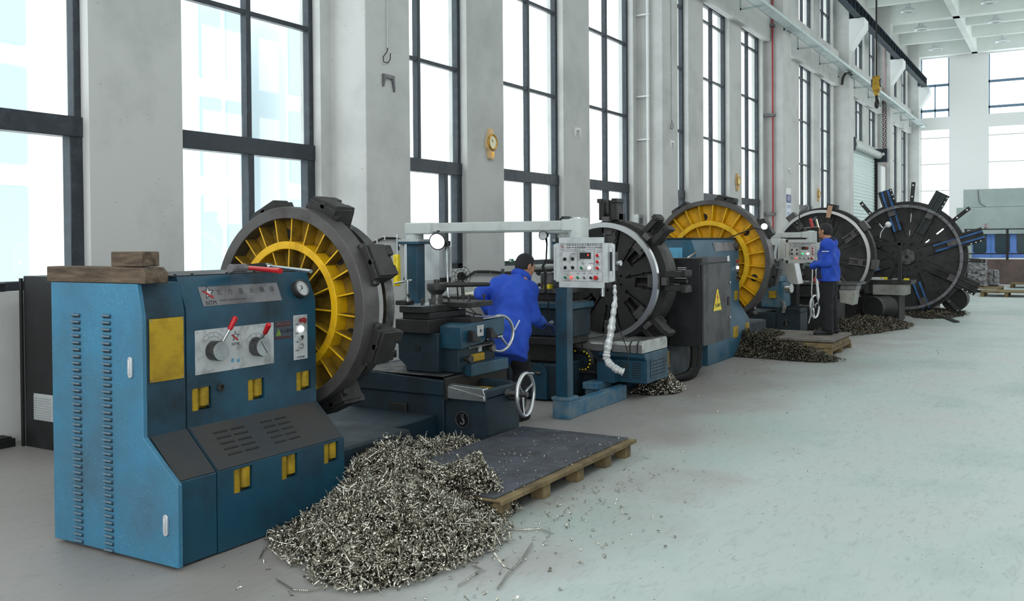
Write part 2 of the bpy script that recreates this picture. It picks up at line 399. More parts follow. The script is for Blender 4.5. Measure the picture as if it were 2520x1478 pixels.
# building across the yard, seen palely through the first windows
fac = thing('office_building', 'pale blue glass building seen through the windows at the left', 'building', (2, 22, 0))
pf_ = pm('pale_facade', 'cfd9dd', .6); pg_ = pm('pale_glazing', 'b4cdd6', .5)
for k, (a, b) in enumerate([(-6, 13.88), (19.03, 21.01), (22.68, 23.64)]):
    MB().box(a, b, 22, 27, 0, 9.5).build('facade', pf_, fac)
    n = max(1, round((b-a)/1.1)); w_ = (b-a)/n
    for i in range(n):
        for j in range(3): MB().box(a+.12+w_*i, a+w_*(i+1)-.12, 21.95, 22, .8+2.9*j, 3.1+2.9*j).build('glazing', pg_, fac)
# ================================================================ FACE LATHES: headstocks and faceplates
def cut(o, mb):
    """subtract the closed solids of mb from mesh object o"""
    c = mb.build('cutter', M['black']); md = o.modifiers.new('b', 'BOOLEAN'); md.object = c; md.solver = 'EXACT'; md.use_self = True; md.operation = 'DIFFERENCE'
    dg = bpy.context.evaluated_depsgraph_get(); me = bpy.data.meshes.new_from_object(o.evaluated_get(dg))
    o.modifiers.clear(); old = o.data; o.data = me; bpy.data.objects.remove(c)
    me.shade_smooth(); me.set_sharp_from_angle(angle=math.radians(30))
    return o
def star(mb, o, r, u, v, t, m=0, rot=0, inner=.4):
    u = Vector(u).normalized(); v = Vector(v).normalized(); n = u.cross(v); o = Vector(o); pts = []
    for i in range(10):
        a = math.pi/2 + rot + i*math.pi/5; q = r if i % 2 == 0 else r*inner
        pts.append(o + u*(q*math.cos(a)) + v*(q*math.sin(a)))
    vs = pts + [p + n*t for p in pts]
    return mb.add(vs, [list(range(10))[::-1], list(range(10, 20))] + [(i, (i+1) % 10, 10+(i+1) % 10, 10+i) for i in range(10)], m)
def logo(parent, o, h, u, v, name='emblem'):
    """red and black five-pointed star over the letters NTM"""
    n = Vector(u).normalized().cross(Vector(v).normalized()); o = Vector(o); u = Vector(u).normalized(); v = Vector(v).normalized()
    b = MB(); star(b, o + v*h*.2, h*.46, u, v, .0008, 0)
    star(b, o + v*h*.2, h*.33, u, v, .0012, 1, rot=.0, inner=.36)
    vs = [o + v*h*.2 + u*a*h + v*c*h for a, c in ((-.40, .10), (-.22, .12), (.30, -.28), (.24, -.38))]
    b.add([p for p in vs] + [p + n*.0018 for p in vs], [(3,2,1,0), (4,5,6,7), (0,1,5,4), (1,2,6,5), (2,3,7,6), (3,0,4,7)], 2)
    e = b.build(name, [M['ink'], M['panel'], M['ink_red']], parent)
    text('lettering', 'NTM', M['ink'], e, o - v*h*.42, u, v, h*.36, 'CENTER')
    return e
def faceplate_back(root, X, cy, cz, R, T, jaws, ja0, n_rib=24, ring=(.58, .656), worn=False, ym=None, rin=.885):
    """ribbed yellow back of a faceplate with a heavy iron rim; axis along X"""
    ym = ym or M['yellow']
    o = (X, cy, cz); d = (1, 0, 0)
    rim_in = R*rin
    fp = MB().lathe([(rim_in, 0), (R, 0), (R*1.003, T*.5), (R, T), (R*.9, T), (rim_in, T)], o, d, 96, 0, True).build('faceplate_rim', M['iron_rim'], root, bev=.004)
    web = MB().lathe([(.07, T*.72), (rim_in+.005, T*.72), (rim_in+.005, T), (.07, T)], o, d, 72, 0, True)
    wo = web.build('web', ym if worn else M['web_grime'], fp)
    rh = R*.74
    for k in range(6):
        a = math.radians(20 + 60*k); c = Vector(o) + Vector((0, math.cos(a), math.sin(a)))*rh
        MB().cyl(c + Vector((T*.70, 0, 0)), c + Vector((T*.712, 0, 0)), R*.058, n=20).build('relief_hole', M['rubber'], fp)
    r0, r1 = ring[0]*R, ring[1]*R
    MB().lathe([(r0, T*.04), (r1, T*.04), (r1, T*.72), (r0, T*.72)], o, d, 80, 0, True).build('inner_ring', ym, fp, bev=.004)
    def rib(a, ra, rb, xa, xb, th):
        e = Vector((0, math.cos(a), math.sin(a))); t = Vector((0, -math.sin(a), math.cos(a))); c = Vector(o)
        vs = []
        for s in (-th, th):
            for r, x in ((ra, xa), (rb, xb), (rb, T*.72), (ra, T*.72)): vs.append(c + e*r + t*s + Vector((x, 0, 0)))
        MB().add(vs, [(0,4,5,1), (1,5,6,2), (2,6,7,3), (3,7,4,0)]).add(vs, [(0,1,2,3), (7,6,5,4)], 0 if worn else 1).build('rib', [ym, M['web_grime']], fp, bev=.0015, seg=1)  # rib sides get the dark mix: their shade is painted in
    for k in range(n_rib):
        rib(2*math.pi*(k+.3)/n_rib, r1-.003, rim_in+.003, T*.10, T*.10, .006 if not worn else .008)
    for k in range(n_rib*2//3):
        rib(2*math.pi*(k+.1)/(n_rib*2//3), R*.2, r0+.003, T*.1, T*.12, .006)
    MB().lathe([(.05, -.02), (R*.21, -.02), (R*.21, T*.72), (.05, T*.72)], o, d, 40, 0, True).build('hub', ym, fp, bev=.004)
    for k in range(jaws):
        a = math.radians(ja0 + 360/jaws*k)
        jaw_back(fp, o, a, R, T)
    return fp
def jaw_back(fp, o, a, R, T, w=None):
    w = w or .15*R**.6
    e = Vector((0, math.cos(a), math.sin(a))); t = Vector((0, -math.sin(a), math.cos(a))); x = Vector((1, 0, 0)); c = Vector(o)
    b = MB()
    def bl(r0, r1, w0, w1, x0, x1):
        b.add([c + e*r + t*s + x*q for q in (x0, x1) for r, s in ((r0, w0), (r1, w0), (r1, w1), (r0, w1))],
              [(0,3,2,1), (4,5,6,7), (0,1,5,4), (1,2,6,5), (2,3,7,6), (3,0,4,7)])
    bl(R*.93, R+.06, -w, w, T*.6, T+.12); bl(R*.85, R+.05, -w*.8, w*.8, T+.02, T+.17)
    bl(R+.055, R+.082, -w*.95, w*.95, T*.7, T+.10); bl(R+.03, R+.082, -w*.9, -w*.3, T+.10, T+.17); bl(R+.03, R+.075, w*.3, w*.9, T+.10, T+.15)
    bl(R*.80, R+.03, -w*.6, w*.6, T+.11, T+.20)
    b.cyl(c + e*(R-.0) - t*w*1.25 + x*T*.8, c + e*(R-.0) + t*w*1.25 + x*T*.8, .028, n=12)
    b.cyl(c + e*(R+.045) + x*(T*.6), c + e*(R+.045) + x*(T+.06), .024, n=12)
    b.build('jaw', M['iron'], fp, bev=.006)

# ---------------------------------------------------------------- lathe 1, nearest
L1 = thing('face_lathe', 'nearest teal lathe headstock with yellow plates, round gauge and two red-tipped levers', 'lathe', (3.9, 4.6, 0), 'teal machining lathes')
YF = 4.234
body = MB().prism([(5.0, .01), (4.0, .01), (4.0, .452), (YF, .672), (YF, 1.338), (4.31, 1.515), (5.0, 1.515)], 'x', 3.568, 4.61).build('headstock_body', M['blue'], L1)
ct = MB()
def hole(l, r, t, b, y, dep=.055):
    a = P(l, t, 'y', y); c = P(r, b, 'y', y)
    return (a.x, c.x, y-.03, y+dep, c.z, a.z)
HU = [(472, 521, 957, 1003), (610, 651, 935, 978), (729, 766, 916, 955)]
HL = [(575, 622, 1156, 1201), (693, 733, 1124, 1169), (797, 833, 1094, 1131)]
hs = [hole(*h, YF) for h in HU] + [hole(*h, 4.0) for h in HL]
for h in hs: ct.box(*h)
cut(body, ct)
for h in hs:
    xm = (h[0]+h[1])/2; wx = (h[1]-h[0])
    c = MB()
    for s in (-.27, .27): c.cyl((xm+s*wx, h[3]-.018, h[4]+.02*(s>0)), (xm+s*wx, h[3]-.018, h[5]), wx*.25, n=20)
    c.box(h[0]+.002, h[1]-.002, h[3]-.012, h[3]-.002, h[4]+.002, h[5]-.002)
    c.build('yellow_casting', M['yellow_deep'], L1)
MB().prism([(4.99, .012), (4.0, .012), (4.0, .452), (YF+.002, .668), (YF+.002, 1.318), (4.275, 1.490), (4.99, 1.490)], 'x', 3.305, 3.562).build('side_section', M['blue'], L1, bev=.004)
door = MB().prism([(5.01, .02), (3.96, .02), (3.96, .452), (4.226, .672), (4.226, 1.315), (4.26, 1.488), (5.01, 1.488)], 'x', 3.27, 3.30).build('side_door', M['blue_door'], L1, bev=.004)
tagd = None
# soiled foot covers on the slopes
def slab(mb, y0, z0, y1, z1, x0, x1, off, th, m=0):
    n = Vector((0, -(z1-z0), (y1-y0))).normalized()
    if n.z < 0: n = -n
    a = Vector((0, y0, z0)) + n*off; b = Vector((0, y1, z1)) + n*off
    return mb.add([Vector((x, 0, 0)) + p + n*q for x in (x0, x1) for q in (0, th) for p in (a, b)],
                  [(0,1,3,2), (4,6,7,5), (0,4,5,1), (2,3,7,6), (0,2,6,4), (1,5,7,3)], m)
sc_ = slab(slab(MB(), 4.004, .457, 4.23, .667, 3.575, 4.60, .001, .004), 4.004, .457, 4.23, .667, 3.315, 3.555, .001, .004).build('sloping_cover', M['slope'], L1)
for gx0, rows in (((3.70, 3.80), 5), ((3.83, 3.93), 5), ((4.06, 4.15), 5), ((4.18, 4.27), 5)):
    v = MB()
    for k in range(rows):
        t = (.22 + .13*k); z = .457 + (.667-.457)*(1-t); y = 4.004 + (4.23-4.004)*(1-t)
        v.T = None; n = Vector((0, -.68, .73))
        v.obox(Vector(((gx0[0]+gx0[1])/2, y, z)) + n*.006, (gx0[1]-gx0[0], .010, .006), Matrix.Rotation(math.radians(43), 3, 'X'))
    v.build('vent_slots', M['rubber'], sc_)
# louvres punched in the side door
for pxa, pxb, pya, pyb in ((179, 198, 774, 1327), (253, 273, 776, 1350)):
    lv = MB(); dk = MB()
    a = P(pxa, pya, 'x', 3.27); b = P(pxb, pya, 'x', 3.27); zb = P((pxa+pxb)/2, pyb, 'x', 3.27).z
    n = 34 if pxa < 200 else 35
    for k in range(n):
        z = a.z + (zb - a.z)*k/(n-1)
        lv.prism([(3.271, z+.010), (3.258, z+.006), (3.253, z-.001), (3.256, z-.005), (3.271, z-.004)], 'y', b.y, a.y); dk.box(3.268, 3.2695, b.y+.002, a.y-.002, z-.014, z-.003)
    dk.build('louvre_gaps', M['rubber'], door)
    o = lv.build('louvres', pm('louvre_paint', '4f6b7c', .4, .2) if pxa < 200 else bpy.data.materials['louvre_paint'], door)
for pxa, pxb, pya, pyb in ((318, 328, 877, 930), (405, 416, 1264, 1319)):
    a = P(pxa, pya, 'x', 3.27); b = P(pxb, pyb, 'x', 3.27); h = MB(); ym = (a.y+b.y)/2; w = (a.y-b.y)/2*1.05
    pts = [(ym + w*math.cos(t), (a.z-w if math.sin(t) >= 0 else b.z+w) + w*math.sin(t)) for t in np.linspace(0, 2*math.pi, 20, endpoint=False)]
    h.prism(pts, 'x', 3.258, 3.27); h.box(3.25, 3.262, ym-w*.45, ym+w*.45, b.z+w*1.2, a.z-w*1.2)
    h.build('door_handle', M['alu'], door, bev=.002)
# plates, knobs, gauge
ct_, nrm = None, Vector((0, -.177, .076)).normalized()
LT = Vector((0, (4.31-YF), (1.515-1.338))).normalized()      # up along the leaning face
def lean(px, py):                                             # point on the leaning face
    n = Vector((0, -LT.z, LT.y)); r = Matrix(RC).transposed() @ Vector((px-PPX, -(py-PPY), -F_PX)); C = Vector((0, 0, CAM_H))
    return C + r*((Vector((0, YF, 1.338)) - C).dot(n) / r.dot(n))
a, b, c, d = lean(486, 706), lean(682, 696), lean(692, 739.5), lean(500, 753)
x0, x1 = (a.x+d.x)/2, (b.x+c.x)/2; h0 = ((d+c)/2); NL = Vector((0, -LT.z, LT.y)); hgt = ((a+b)/2 - (c+d)/2).length
def leanbox(mb, x0, x1, s0, s1, q0, q1, m=0):                 # s = distance up the leaning face from the fold
    B = Vector((0, YF, 1.338))
    return mb.add([B + Vector((x, 0, 0)) + LT*s + NL*q for x in (x0, x1) for s in (s0, s1) for q in (q0, q1)],
                  [(0,1,3,2), (4,6,7,5), (0,4,5,1), (2,3,7,6), (0,2,6,4), (1,5,7,3)], m)
s0 = (h0 - Vector((h0.x, YF, 1.338))).dot(LT)
npl = leanbox(MB(), x0, x1, s0, s0+hgt, 0, .003).build('name_plate', M['plate_grey'], L1)
pc = Vector((0, YF, 1.338)) + LT*(s0+hgt*.5) + NL*.0032
logo(npl, pc + Vector((x0+.062, 0, 0)), hgt*.86, (1,0,0), LT)
for k, ch in enumerate('北方星火機床'):
    text('lettering', ch, M['ink_grey'], npl, pc + Vector((x0+.14 + k*(x1-x0-.17)/5.3, 0, 0)) + LT*hgt*.14, (1,0,0), LT, hgt*.34, 'CENTER')
text('lettering', 'North Torch Machine Tool', M['ink_grey'], npl, pc + Vector((x0+.13, 0, 0)) - LT*hgt*.26, (1,0,0), LT, hgt*.15)
gc = lean(733, 714); g = MB().cyl(gc - NL*.01, gc + NL*.035, .058, n=40); g.lathe([(.052, .035), (.060, .035), (.060, .046), (.050, .046)], gc, NL, 40, 0, True)
ga = g.build('pressure_gauge', M['steel_dark'], L1, bev=.002)
MB().cyl(gc + NL*.036, gc + NL*.039, .051, n=40).build('dial', M['panel'], ga)
dm = MB()
for k in range(15):
    t = math.radians(-130 + 260*k/14); e = Vector((1,0,0))*math.sin(t) + LT*math.cos(t); dm.tube([gc + NL*.0395 + e*.037, gc + NL*.0395 + e*.044], .0009, 4)
dm.tube([gc + NL*.041 - (Vector((.03,0,0)) + LT*.020)*-.0, gc + NL*.041 + Vector((-.030,0,0)) - LT*.020], .0016, 5); dm.cyl(gc + NL*.039, gc + NL*.042, .006, n=12)
dm.build('needle', M['ink'], ga)
text('lettering', 'MPa', M['ink'], ga, gc + NL*.0395 + LT*.014, (1,0,0), LT, .012, 'CENTER')
# control plate with two speed knobs
U, V = Vector((1,0,0)), Vector((0,0,1))
cp = MB().box(3.626, 4.231, YF-.004, YF, .960, 1.211).build('speed_plate', M['panel'], L1)
def on_plate(px, py, off=.0045): p = P(px, py, 'y', YF); return Vector((p.x, YF-off, p.z))
logo(cp, on_plate(578, 833), .075, U, V)
for (bx, by), (tx, ty), (gx, gy), dash in (((523, 862), (549, 836), (570, 775), 0), ((628, 852), (624, 826), (612, 792), 1)):
    c = on_plate(bx, by); ks = MB().cyl(c, c - Vector((0, .066, 0)), .057, n=48)
    kn = ks.build('selector_knob', M['steel_dark'], cp, bev=.003)
    MB().cyl(c - Vector((0, .066, 0)), c - Vector((0, .071, 0)), .0545, n=48).build('knob_face', M['steel'], kn, bev=.001)
    if dash:
        MB().obox(c - Vector((0, .0715, 0)), (.003, .002, .09), Matrix.Rotation(math.radians(-35), 3, 'Y')).build('index_line', M['ink'], kn)
    if dash: p0 = c + Vector((-.012, -.05, .045)); p1 = c + Vector((-.03, -.105, .085)); p2 = c + Vector((-.052, -.165, .145))
    else: p0 = c + Vector((.018, -.055, .045)); p1 = c + Vector((.055, -.075, .118)); p2 = c + Vector((.088, -.092, .19))
    MB().cyl(p0, p1, .0085, n=14).build('lever_rod', M['steel'], kn)
    MB().tube([p1, p1 + (p2-p1)*.1, p1 + (p2-p1)*.85, p2, p2 + (p2-p1).normalized()*.004], [.010, .0145, .0165, .014, .006], 16).build('lever_grip', M['red'], kn)
for cx, s in ((523, 1), (628, 1)):
    arc = MB(); c = on_plate(cx, 858)
    for q in (.072, .096):
        arc.tube([c + U*q*math.cos(t) + V*q*math.sin(t) for t in np.linspace(math.radians(35 if s else 30), math.radians(140), 18)], .0008, 4)
    for t in (35, 61, 87, 114, 140):
        t = math.radians(t); arc.tube([c + U*.072*math.cos(t) + V*.072*math.sin(t), c + U*.096*math.cos(t) + V*.096*math.sin(t)], .0008, 4)
    arc.build('dial_markings', M['ink_grey'], cp)
for q in (571, 585): c = on_plate(q, 886); MB().cyl(c, c - Vector((0, .001, 0)), .011, n=24).build('blue_pictogram', M['ink_blue'], cp)
for (tx, ty, s) in ((571, 886, '—'), (585, 886, '▽')): text('lettering', s, M['white'], cp, on_plate(tx, ty, .0056), U, V, .012, 'CENTER')
for x, z in ((3.64, .972), (4.218, .972), (3.64, 1.198), (4.218, 1.198)): MB().cyl((x, YF-.004, z), (x, YF-.007, z), .004, n=10).build('screw', M['steel'], cp)
sm = MB()
for k in range(5): sm.box(3.66+.001*k, 3.80, YF-.0046, YF-.0042, .968+.0*k, .9684)
# danger label
a = P(676, 791, 'y', YF); c = P(717, 829.5, 'y', YF)
dl = MB().box(a.x, c.x, YF-.002, YF, c.z, a.z).build('danger_label', pm('dull_label', '3b4650', .5), L1)
w_ = c.x-a.x; hh = a.z-c.z
MB().box(a.x+.006, c.x-.006, YF-.003, YF-.002, a.z-hh*.33, a.z-.006).build('label_band', pm('dark_red_band', '4a2226', .5), dl)
MB().box(a.x+.002, c.x-.002, YF-.003, YF-.002, c.z, c.z+hh*.12).build('label_band', bpy.data.materials['dark_red_band'], dl)
text('lettering', '危险 DANGER', M['plate_grey'], dl, (a.x+w_*.5, YF-.0031, a.z-hh*.17), U, V, hh*.17, 'CENTER')
text('lettering', '当心触电', M['ink'], dl, (a.x+w_*.68, YF-.0021, c.z+hh*.40), U, V, hh*.24, 'CENTER')
MB().prism([(a.x+w_*.06, c.z+hh*.18), (a.x+w_*.36, c.z+hh*.18), (a.x+w_*.21, c.z+hh*.60)], 'y', YF-.003, YF-.002).build('warning_triangle', pm('dull_green', '6a8a30', .5), dl)
# push button plate
a = P(721, 776, 'y', YF); c = P(756, 881, 'y', YF)
bp_ = MB().box(a.x, c.x, YF-.005, YF, c.z, a.z).build('button_plate', M['panel'], L1, bev=.002)
xm = (a.x+c.x)/2 - .004; hh = a.z-c.z
z = a.z-hh*.12
b1 = MB().cyl((xm, YF-.005, z), (xm, YF-.03, z), .012, n=20).cyl((xm, YF-.03, z), (xm, YF-.045, z), .019, n=24).build('stop_button', pm('dull_red', '7d1418', .35), bp_, bev=.002)
z = a.z-hh*.31
MB().cyl((xm+.003, YF-.005, z), (xm+.003, YF-.022, z), .0165, n=24).build('lamp', M['white_lit'], bp_, bev=.003)
for q in (.50, .69):
    z = a.z-hh*q; kb = MB().lathe([(.011, 0), (.0155, 0), (.0155, .016), (.011, .018)], (xm, YF-.005, z), (0,-1,0), 24, 0, True).build('button_bezel', M['chrome'], bp_)
    MB().cyl((xm, YF-.005, z), (xm, YF-.017, z), .0105, n=20).build('button_cap', M['panel'] if q > .6 else M['knob'], kb)
text('lettering', '北方星火機床', M['ink'], bp_, ((a.x+c.x)/2, YF-.0052, c.z+hh*.055), U, V, .0125, 'CENTER')
for q in (.21, .41, .60, .79): text('lettering', '□ 指示', M['ink_grey'], bp_, (a.x+.028, YF-.0052, a.z-hh*q), U, V, .011, 'CENTER')
# socket
c = P(542, 953, 'y', YF); c.y = YF
so = MB().lathe([(.016, 0), (.024, 0), (.024, .012), (.018, .014)], c, (0,-1,0), 28, 0, True).cyl(c, c + Vector((0,-.006,0)), .017, n=24).build('round_socket', M['steel_dark'], L1, bev=.001)
for k in range(3): q = c + Vector((.008*math.cos(2.1*k), -.006, .008*math.sin(2.1*k))); MB().cyl(q, q + Vector((0,-.002,0)), .0025, n=8).build('socket_hole', M['rubber'], so)
# tall yellow plate
a = P(366, 785, 'y', YF); c = P(450, 935, 'y', YF)
yp = MB().box(3.322, 3.545, YF-.005, YF, .957, 1.297).build('yellow_label_plate', M['yellow_plate'], L1)
ln = MB()
for z in np.linspace(.975, 1.25, 26): ln.box(3.336, 3.532, YF-.0054, YF-.005, z, z+.0016)
ln.box(3.332, 3.536, YF-.0054, YF-.005, 1.268, 1.2695)
ln.build('engraved_lines', pm('engraved_brown', '9a8015', .5), yp)
for x in (3.332, 3.536):
    for z in (.966, 1.288): MB().cyl((x, YF-.005, z), (x, YF-.008, z), .0045, n=10).build('screw', M['steel'], yp)
# top cover
tp = MB().box(3.56, 4.60, 4.33, 5.0, 1.515, 1.522).build('top_cover', M['slope'], L1)
for x in (3.60, 3.72, 3.98, 4.2): MB().cyl((x, 4.36, 1.522), (x, 4.36, 1.529), .008, n=8).build('bolt', M['rubber'], tp)
# base block behind the foot and spindle neck
MB().box(4.62, 4.75, 4.45, 4.83, 1.07, 1.45).build('spindle_neck', M['blue_dark'], L1, bev=.02)
MB().box(4.63, 5.65, 4.25, 5.05, .0, .30).build('bed_casting', M['blue_dark'], L1, bev=.02)
MB().box(5.66, 6.34, 4.5, 6.3, .0, .27).box(4.63, 5.66, 5.05, 6.3, 0, .28).build('bed_casting', M['blue_dark'], L1, bev=.01)
MB().box(5.0, 5.3, 4.24, 4.26, .12, .25).build('bed_window', M['rubber'], L1)
fp1 = faceplate_back(L1, 4.76, 4.64, 1.26, .69, .16, 8, 66+90-45-1)
# machined ring held by the jaws
w1 = MB().lathe([(.585, .33), (.615, .33), (.615, .42), (.585, .42)], (4.76, 4.64, 1.26), (1,0,0), 96, 0, True).build('steel_ring', M['steel_dark'], None, bev=.002)
tag(w1, 'dark machined ring clamped on the far side of the nearest yellow-ribbed wheel', 'workpiece')

# ---------------------------------------------------------------- things lying on headstock 1
t = MB()
p0 = Vector((3.285, 5.06, 1.490)); t.prism([(5.05, 1.4895), (4.195, 1.4895), (4.19, 1.545), (4.23, 1.575), (5.05, 1.578)], 'x', 3.27, 3.42)
tag(t.build('timber_plank', M['wood'], None, bev=.006), 'long weathered timber lying on top of the nearest lathe headstock', 'timber')
t = MB().box(3.46, 3.60, 4.30, 4.66, 1.5225, 1.5226+.085)
t = MB().box(3.30, 3.413, 4.255, 4.515, 1.579, 1.66)
tag(t.build('timber_block', M['wood'], None, bev=.006), 'short dark-ended timber block stacked on the long timber plank', 'timber')
zt = 1.523
a = P(580, 660, 'z', zt+.03); b = P(690, 664, 'z', zt+.02)
hm = thing('sledge_hammer', 'hammer with a steel head and red handle lying on the lathe top', 'hammer', (a.x, a.y, zt))
hd = (P(566, 661, 'z', zt+.03), P(604, 659, 'z', zt+.03))
q = (hd[1]-hd[0]).normalized()
MB().tube([hd[0], hd[0] + q*.012, hd[0] + q*.03, hd[1] - q*.03, hd[1] - q*.01, hd[1]], [.022, .028, .026, .026, .028, .022], 10).build('hammer_head', M['plate_grey'], hm)
h0 = P(594, 657, 'z', zt+.03); h1 = P(690, 666, 'z', zt+.014)
MB().tube([h0, h0.lerp(h1, .12), h0.lerp(h1, .5), h1], [.009, .013, .015, .017], 12).build('handle', M['red'], hm)
bb = thing('breaker_bar', 'long chrome bar with a black ratchet head beside the hammer', 'wrench', (4.5, 4.5, zt))
h0 = P(612, 654, 'z', zt+.035); h1 = P(656, 653, 'z', zt+.035); h2 = P(765, 667, 'z', zt+.015)
MB().tube([h0, h0.lerp(h1, .5), h1], [.012, .017, .019], 10).build('ratchet_head', M['rubber'], bb)
MB().tube([h1, h1.lerp(h2, .08), h1.lerp(h2, .081), h2], [.018, .018, .010, .011], 12).build('bar', M['chrome'], bb)

# black cabinet between lathe 1 and the wall
cb_ = thing('electrical_cabinet', 'black electrical cabinet between the nearest lathe and the wall, low vent grille on its side', 'cabinet', (5.0, 7.2, 0))
MB().box(4.71, 5.3, 6.55, 7.60, .0, 1.44).build('cabinet_body', M['black'], cb_, bev=.006)
MB().box(4.69, 4.71, 7.60, 7.63, .0, 1.42).build('side_strip', M['rubber'], cb_)
gr = MB().box(4.70, 4.71, 7.20, 7.46, .24, .46)
for k in range(10): gr.prism([(4.700, .262+.02*k), (4.690, .256+.02*k), (4.690, .250+.02*k), (4.700, .246+.02*k)], 'y', 7.215, 7.45)
gr.build('vent_grille', M['alu'], cb_)
bx = thing('cable_duct', 'low black duct piece on the floor at the wall foot beside the black cabinet', 'duct', (4.6, 7.72, 0))
MB().box(4.35, 4.66, 7.66, 7.84, 0, .07).build('duct_body', M['black'], bx, bev=.004)
MB().box(4.37, 4.64, 7.68, 7.82, .07, .085).build('duct_lid', M['rubber'], bx, bev=.003)
bx = thing('toolbox', 'flat black box standing on the left window sill', 'box', (4.5, 7.9, 1.3))
MB().box(4.3, 4.72, 7.87, 7.96, 1.30, 1.36).build('box_body', M['black'], bx, bev=.005)
MB().box(4.29, 4.73, 7.865, 7.965, 1.36, 1.372).build('box_lid', M['rubber'], bx, bev=.003)
# ================================================================ CARRIAGES, PENDANTS, BOOMS
def handwheel(root, c, n, R, r=.012, spokes=3, a0=.3, grip=True, name='handwheel', shaft=.12):
    c = Vector(c); u, v, d = basis(n)
    h = MB().torus(c, d, R, r, 48, 12, 0, 1.25).build(name, M['ring_steel'], root)
    sp = MB()
    for k in range(spokes):
        a = a0 + 2*math.pi*k/spokes; e = u*math.cos(a) + v*math.sin(a)
        MB().tube([c - d*.02 + e*.015, c - d*.012 + e*R*.55, c + e*(R-r*.6)], [.013, .010, .009], 8).build('spoke', M['steel'], h)
    MB().cyl(c - d*.035, c + d*.02, .028, .024, 20).build('hub', M['steel_dark'], h, bev=.002)
    MB().cyl(c - d*shaft, c - d*.03, .022, n=16).cyl(c - d*shaft, c - d*(shaft-.03), .034, n=20).build('shaft', M['steel_dark'], h, bev=.002)
    if grip:
        e = u*math.cos(a0+.9) + v*math.sin(a0+.9)
        MB().tube([c + e*R, c + e*R + d*.05, c + e*R + d*.055], [.008, .011, .006], 10).build('crank_grip', M['steel'], h)
    return h
def hook_sign(root, c, u, v, r):
    u = Vector(u).normalized(); v = Vector(v).normalized(); n = u.cross(v); c = Vector(c)
    s = MB().cyl(c, c + n*.003, r, n=40).build('lifting_sign', M['knob'], root)
    b = MB(); b.torus(c + n*.003, n, r*.97, r*.035, 40, 6)
    b.build('sign_border', M['plate_grey'], s)
    g = MB(); o = c + n*.004
    g.tube([o + u*a*r + v*b_*r for a, b_ in ((.0, .18), (.12, .02), (.26, -.22), (.22, -.46), (.02, -.58), (-.2, -.52), (-.33, -.32))], [r*.10, r*.11, r*.12, r*.12, r*.11, r*.09, r*.05], 8)
    for a, b_, cc, dd in ((-.2, .2, .22, .32), (-.2, .12, .62, .72), (-.2, -.1, .22, .72), (.1, .2, .22, .72)):
        g.add([o + u*x*r + v*y*r + n*q for q in (0, .002) for x, y in ((a, cc), (b_, cc), (b_, dd), (a, dd))], [(3,2,1,0), (4,5,6,7), (0,1,5,4), (1,2,6,5), (2,3,7,6), (3,0,4,7)])
    g.build('hook_symbol', M['plate_grey'], s)
    return s
def bolt(mb, p, r=.012, h=.03, m=0, m2=0):
    p = Vector(p); mb.cyl(p, p + Vector((0,0,h)), r*.55, n=8, m=m); mb.cyl(p + Vector((0,0,h)), p + Vector((0,0,h+r*1.3)), r, n=6, m=m2); return mb

def carriage_base(root, X, Yf, dark='blue_dark', hook=True):
    """cast bed block with its round lifting sign; X,Yf = near front corner"""
    MB().box(X+.02, X+.54, Yf, Yf+.42, .10, .44).prism([(Yf+.0, .44), (Yf+.42, .44), (Yf+.42, .515), (Yf+.06, .515)], 'x', X+.02, X+.05).prism([(Yf+.0, .44), (Yf+.42, .44), (Yf+.42, .515), (Yf+.06, .515)], 'x', X+.50, X+.54).box(X+.02, X+.54, Yf+.0, Yf+.05, .42, .505).build('bed_block', M[dark], root, bev=.012)
    MB().prism([(Yf-.03, 0), (Yf+1.4, 0), (Yf+1.4, .09), (Yf+.02, .09), (Yf-.03, .05)], 'x', X-.05, X+.62).build('foot_plate', M[dark], root, bev=.006)
    MB().box(X+.06, X+.49, Yf+.05, Yf+.40, .44, .452).build('yellow_sump', M['yellow_plate'], root)
    MB().box(X+.02, X+.9, Yf+.42, Yf+1.45, .05, .43).build('bed_casting', M[dark], root, bev=.01)
    if hook: hook_sign(root, (X+.019, Yf+.235, .25), (0,-1,0), (0,0,1), .066)

C1 = thing('tool_carriage', 'near tool carriage with black square turret and two chrome handwheels, beside the low platform', 'machine carriage', (6.7, 4.6, 0), 'lathe carriages')
carriage_base(C1, 6.35, 4.03)
MB().box(6.34, 6.35+.03, 4.82, 5.0, .16, .34).build('chip_window', M['rubber'], C1, bev=.01)
# cross bed: painted apron with bright top
MB().prism([(4.43, .43), (5.42, .43), (5.42, .60), (5.1, .585), (4.43, .555)], 'x', 6.35, 7.30).build('cross_bed', M['blue_dark'], C1, bev=.008)
MB().box(6.36, 7.28, 4.45, 5.42, .585, .597).build('bed_way', M['steel_dark'], C1, bev=.003)
MB().box(6.335, 7.3, 4.395, 4.43, .39, .585).build('wiper', M['rubber'], C1, bev=.01)
MB().prism([(4.04, .415), (4.41, .415), (4.41, .52), (4.04, .455)], 'x', 6.345, 6.42).prism([(4.04, .455), (4.40, .455), (4.40, .53), (4.06, .515)], 'x', 6.36, 6.44).build('steel_way', M['steel'], C1, bev=.004)
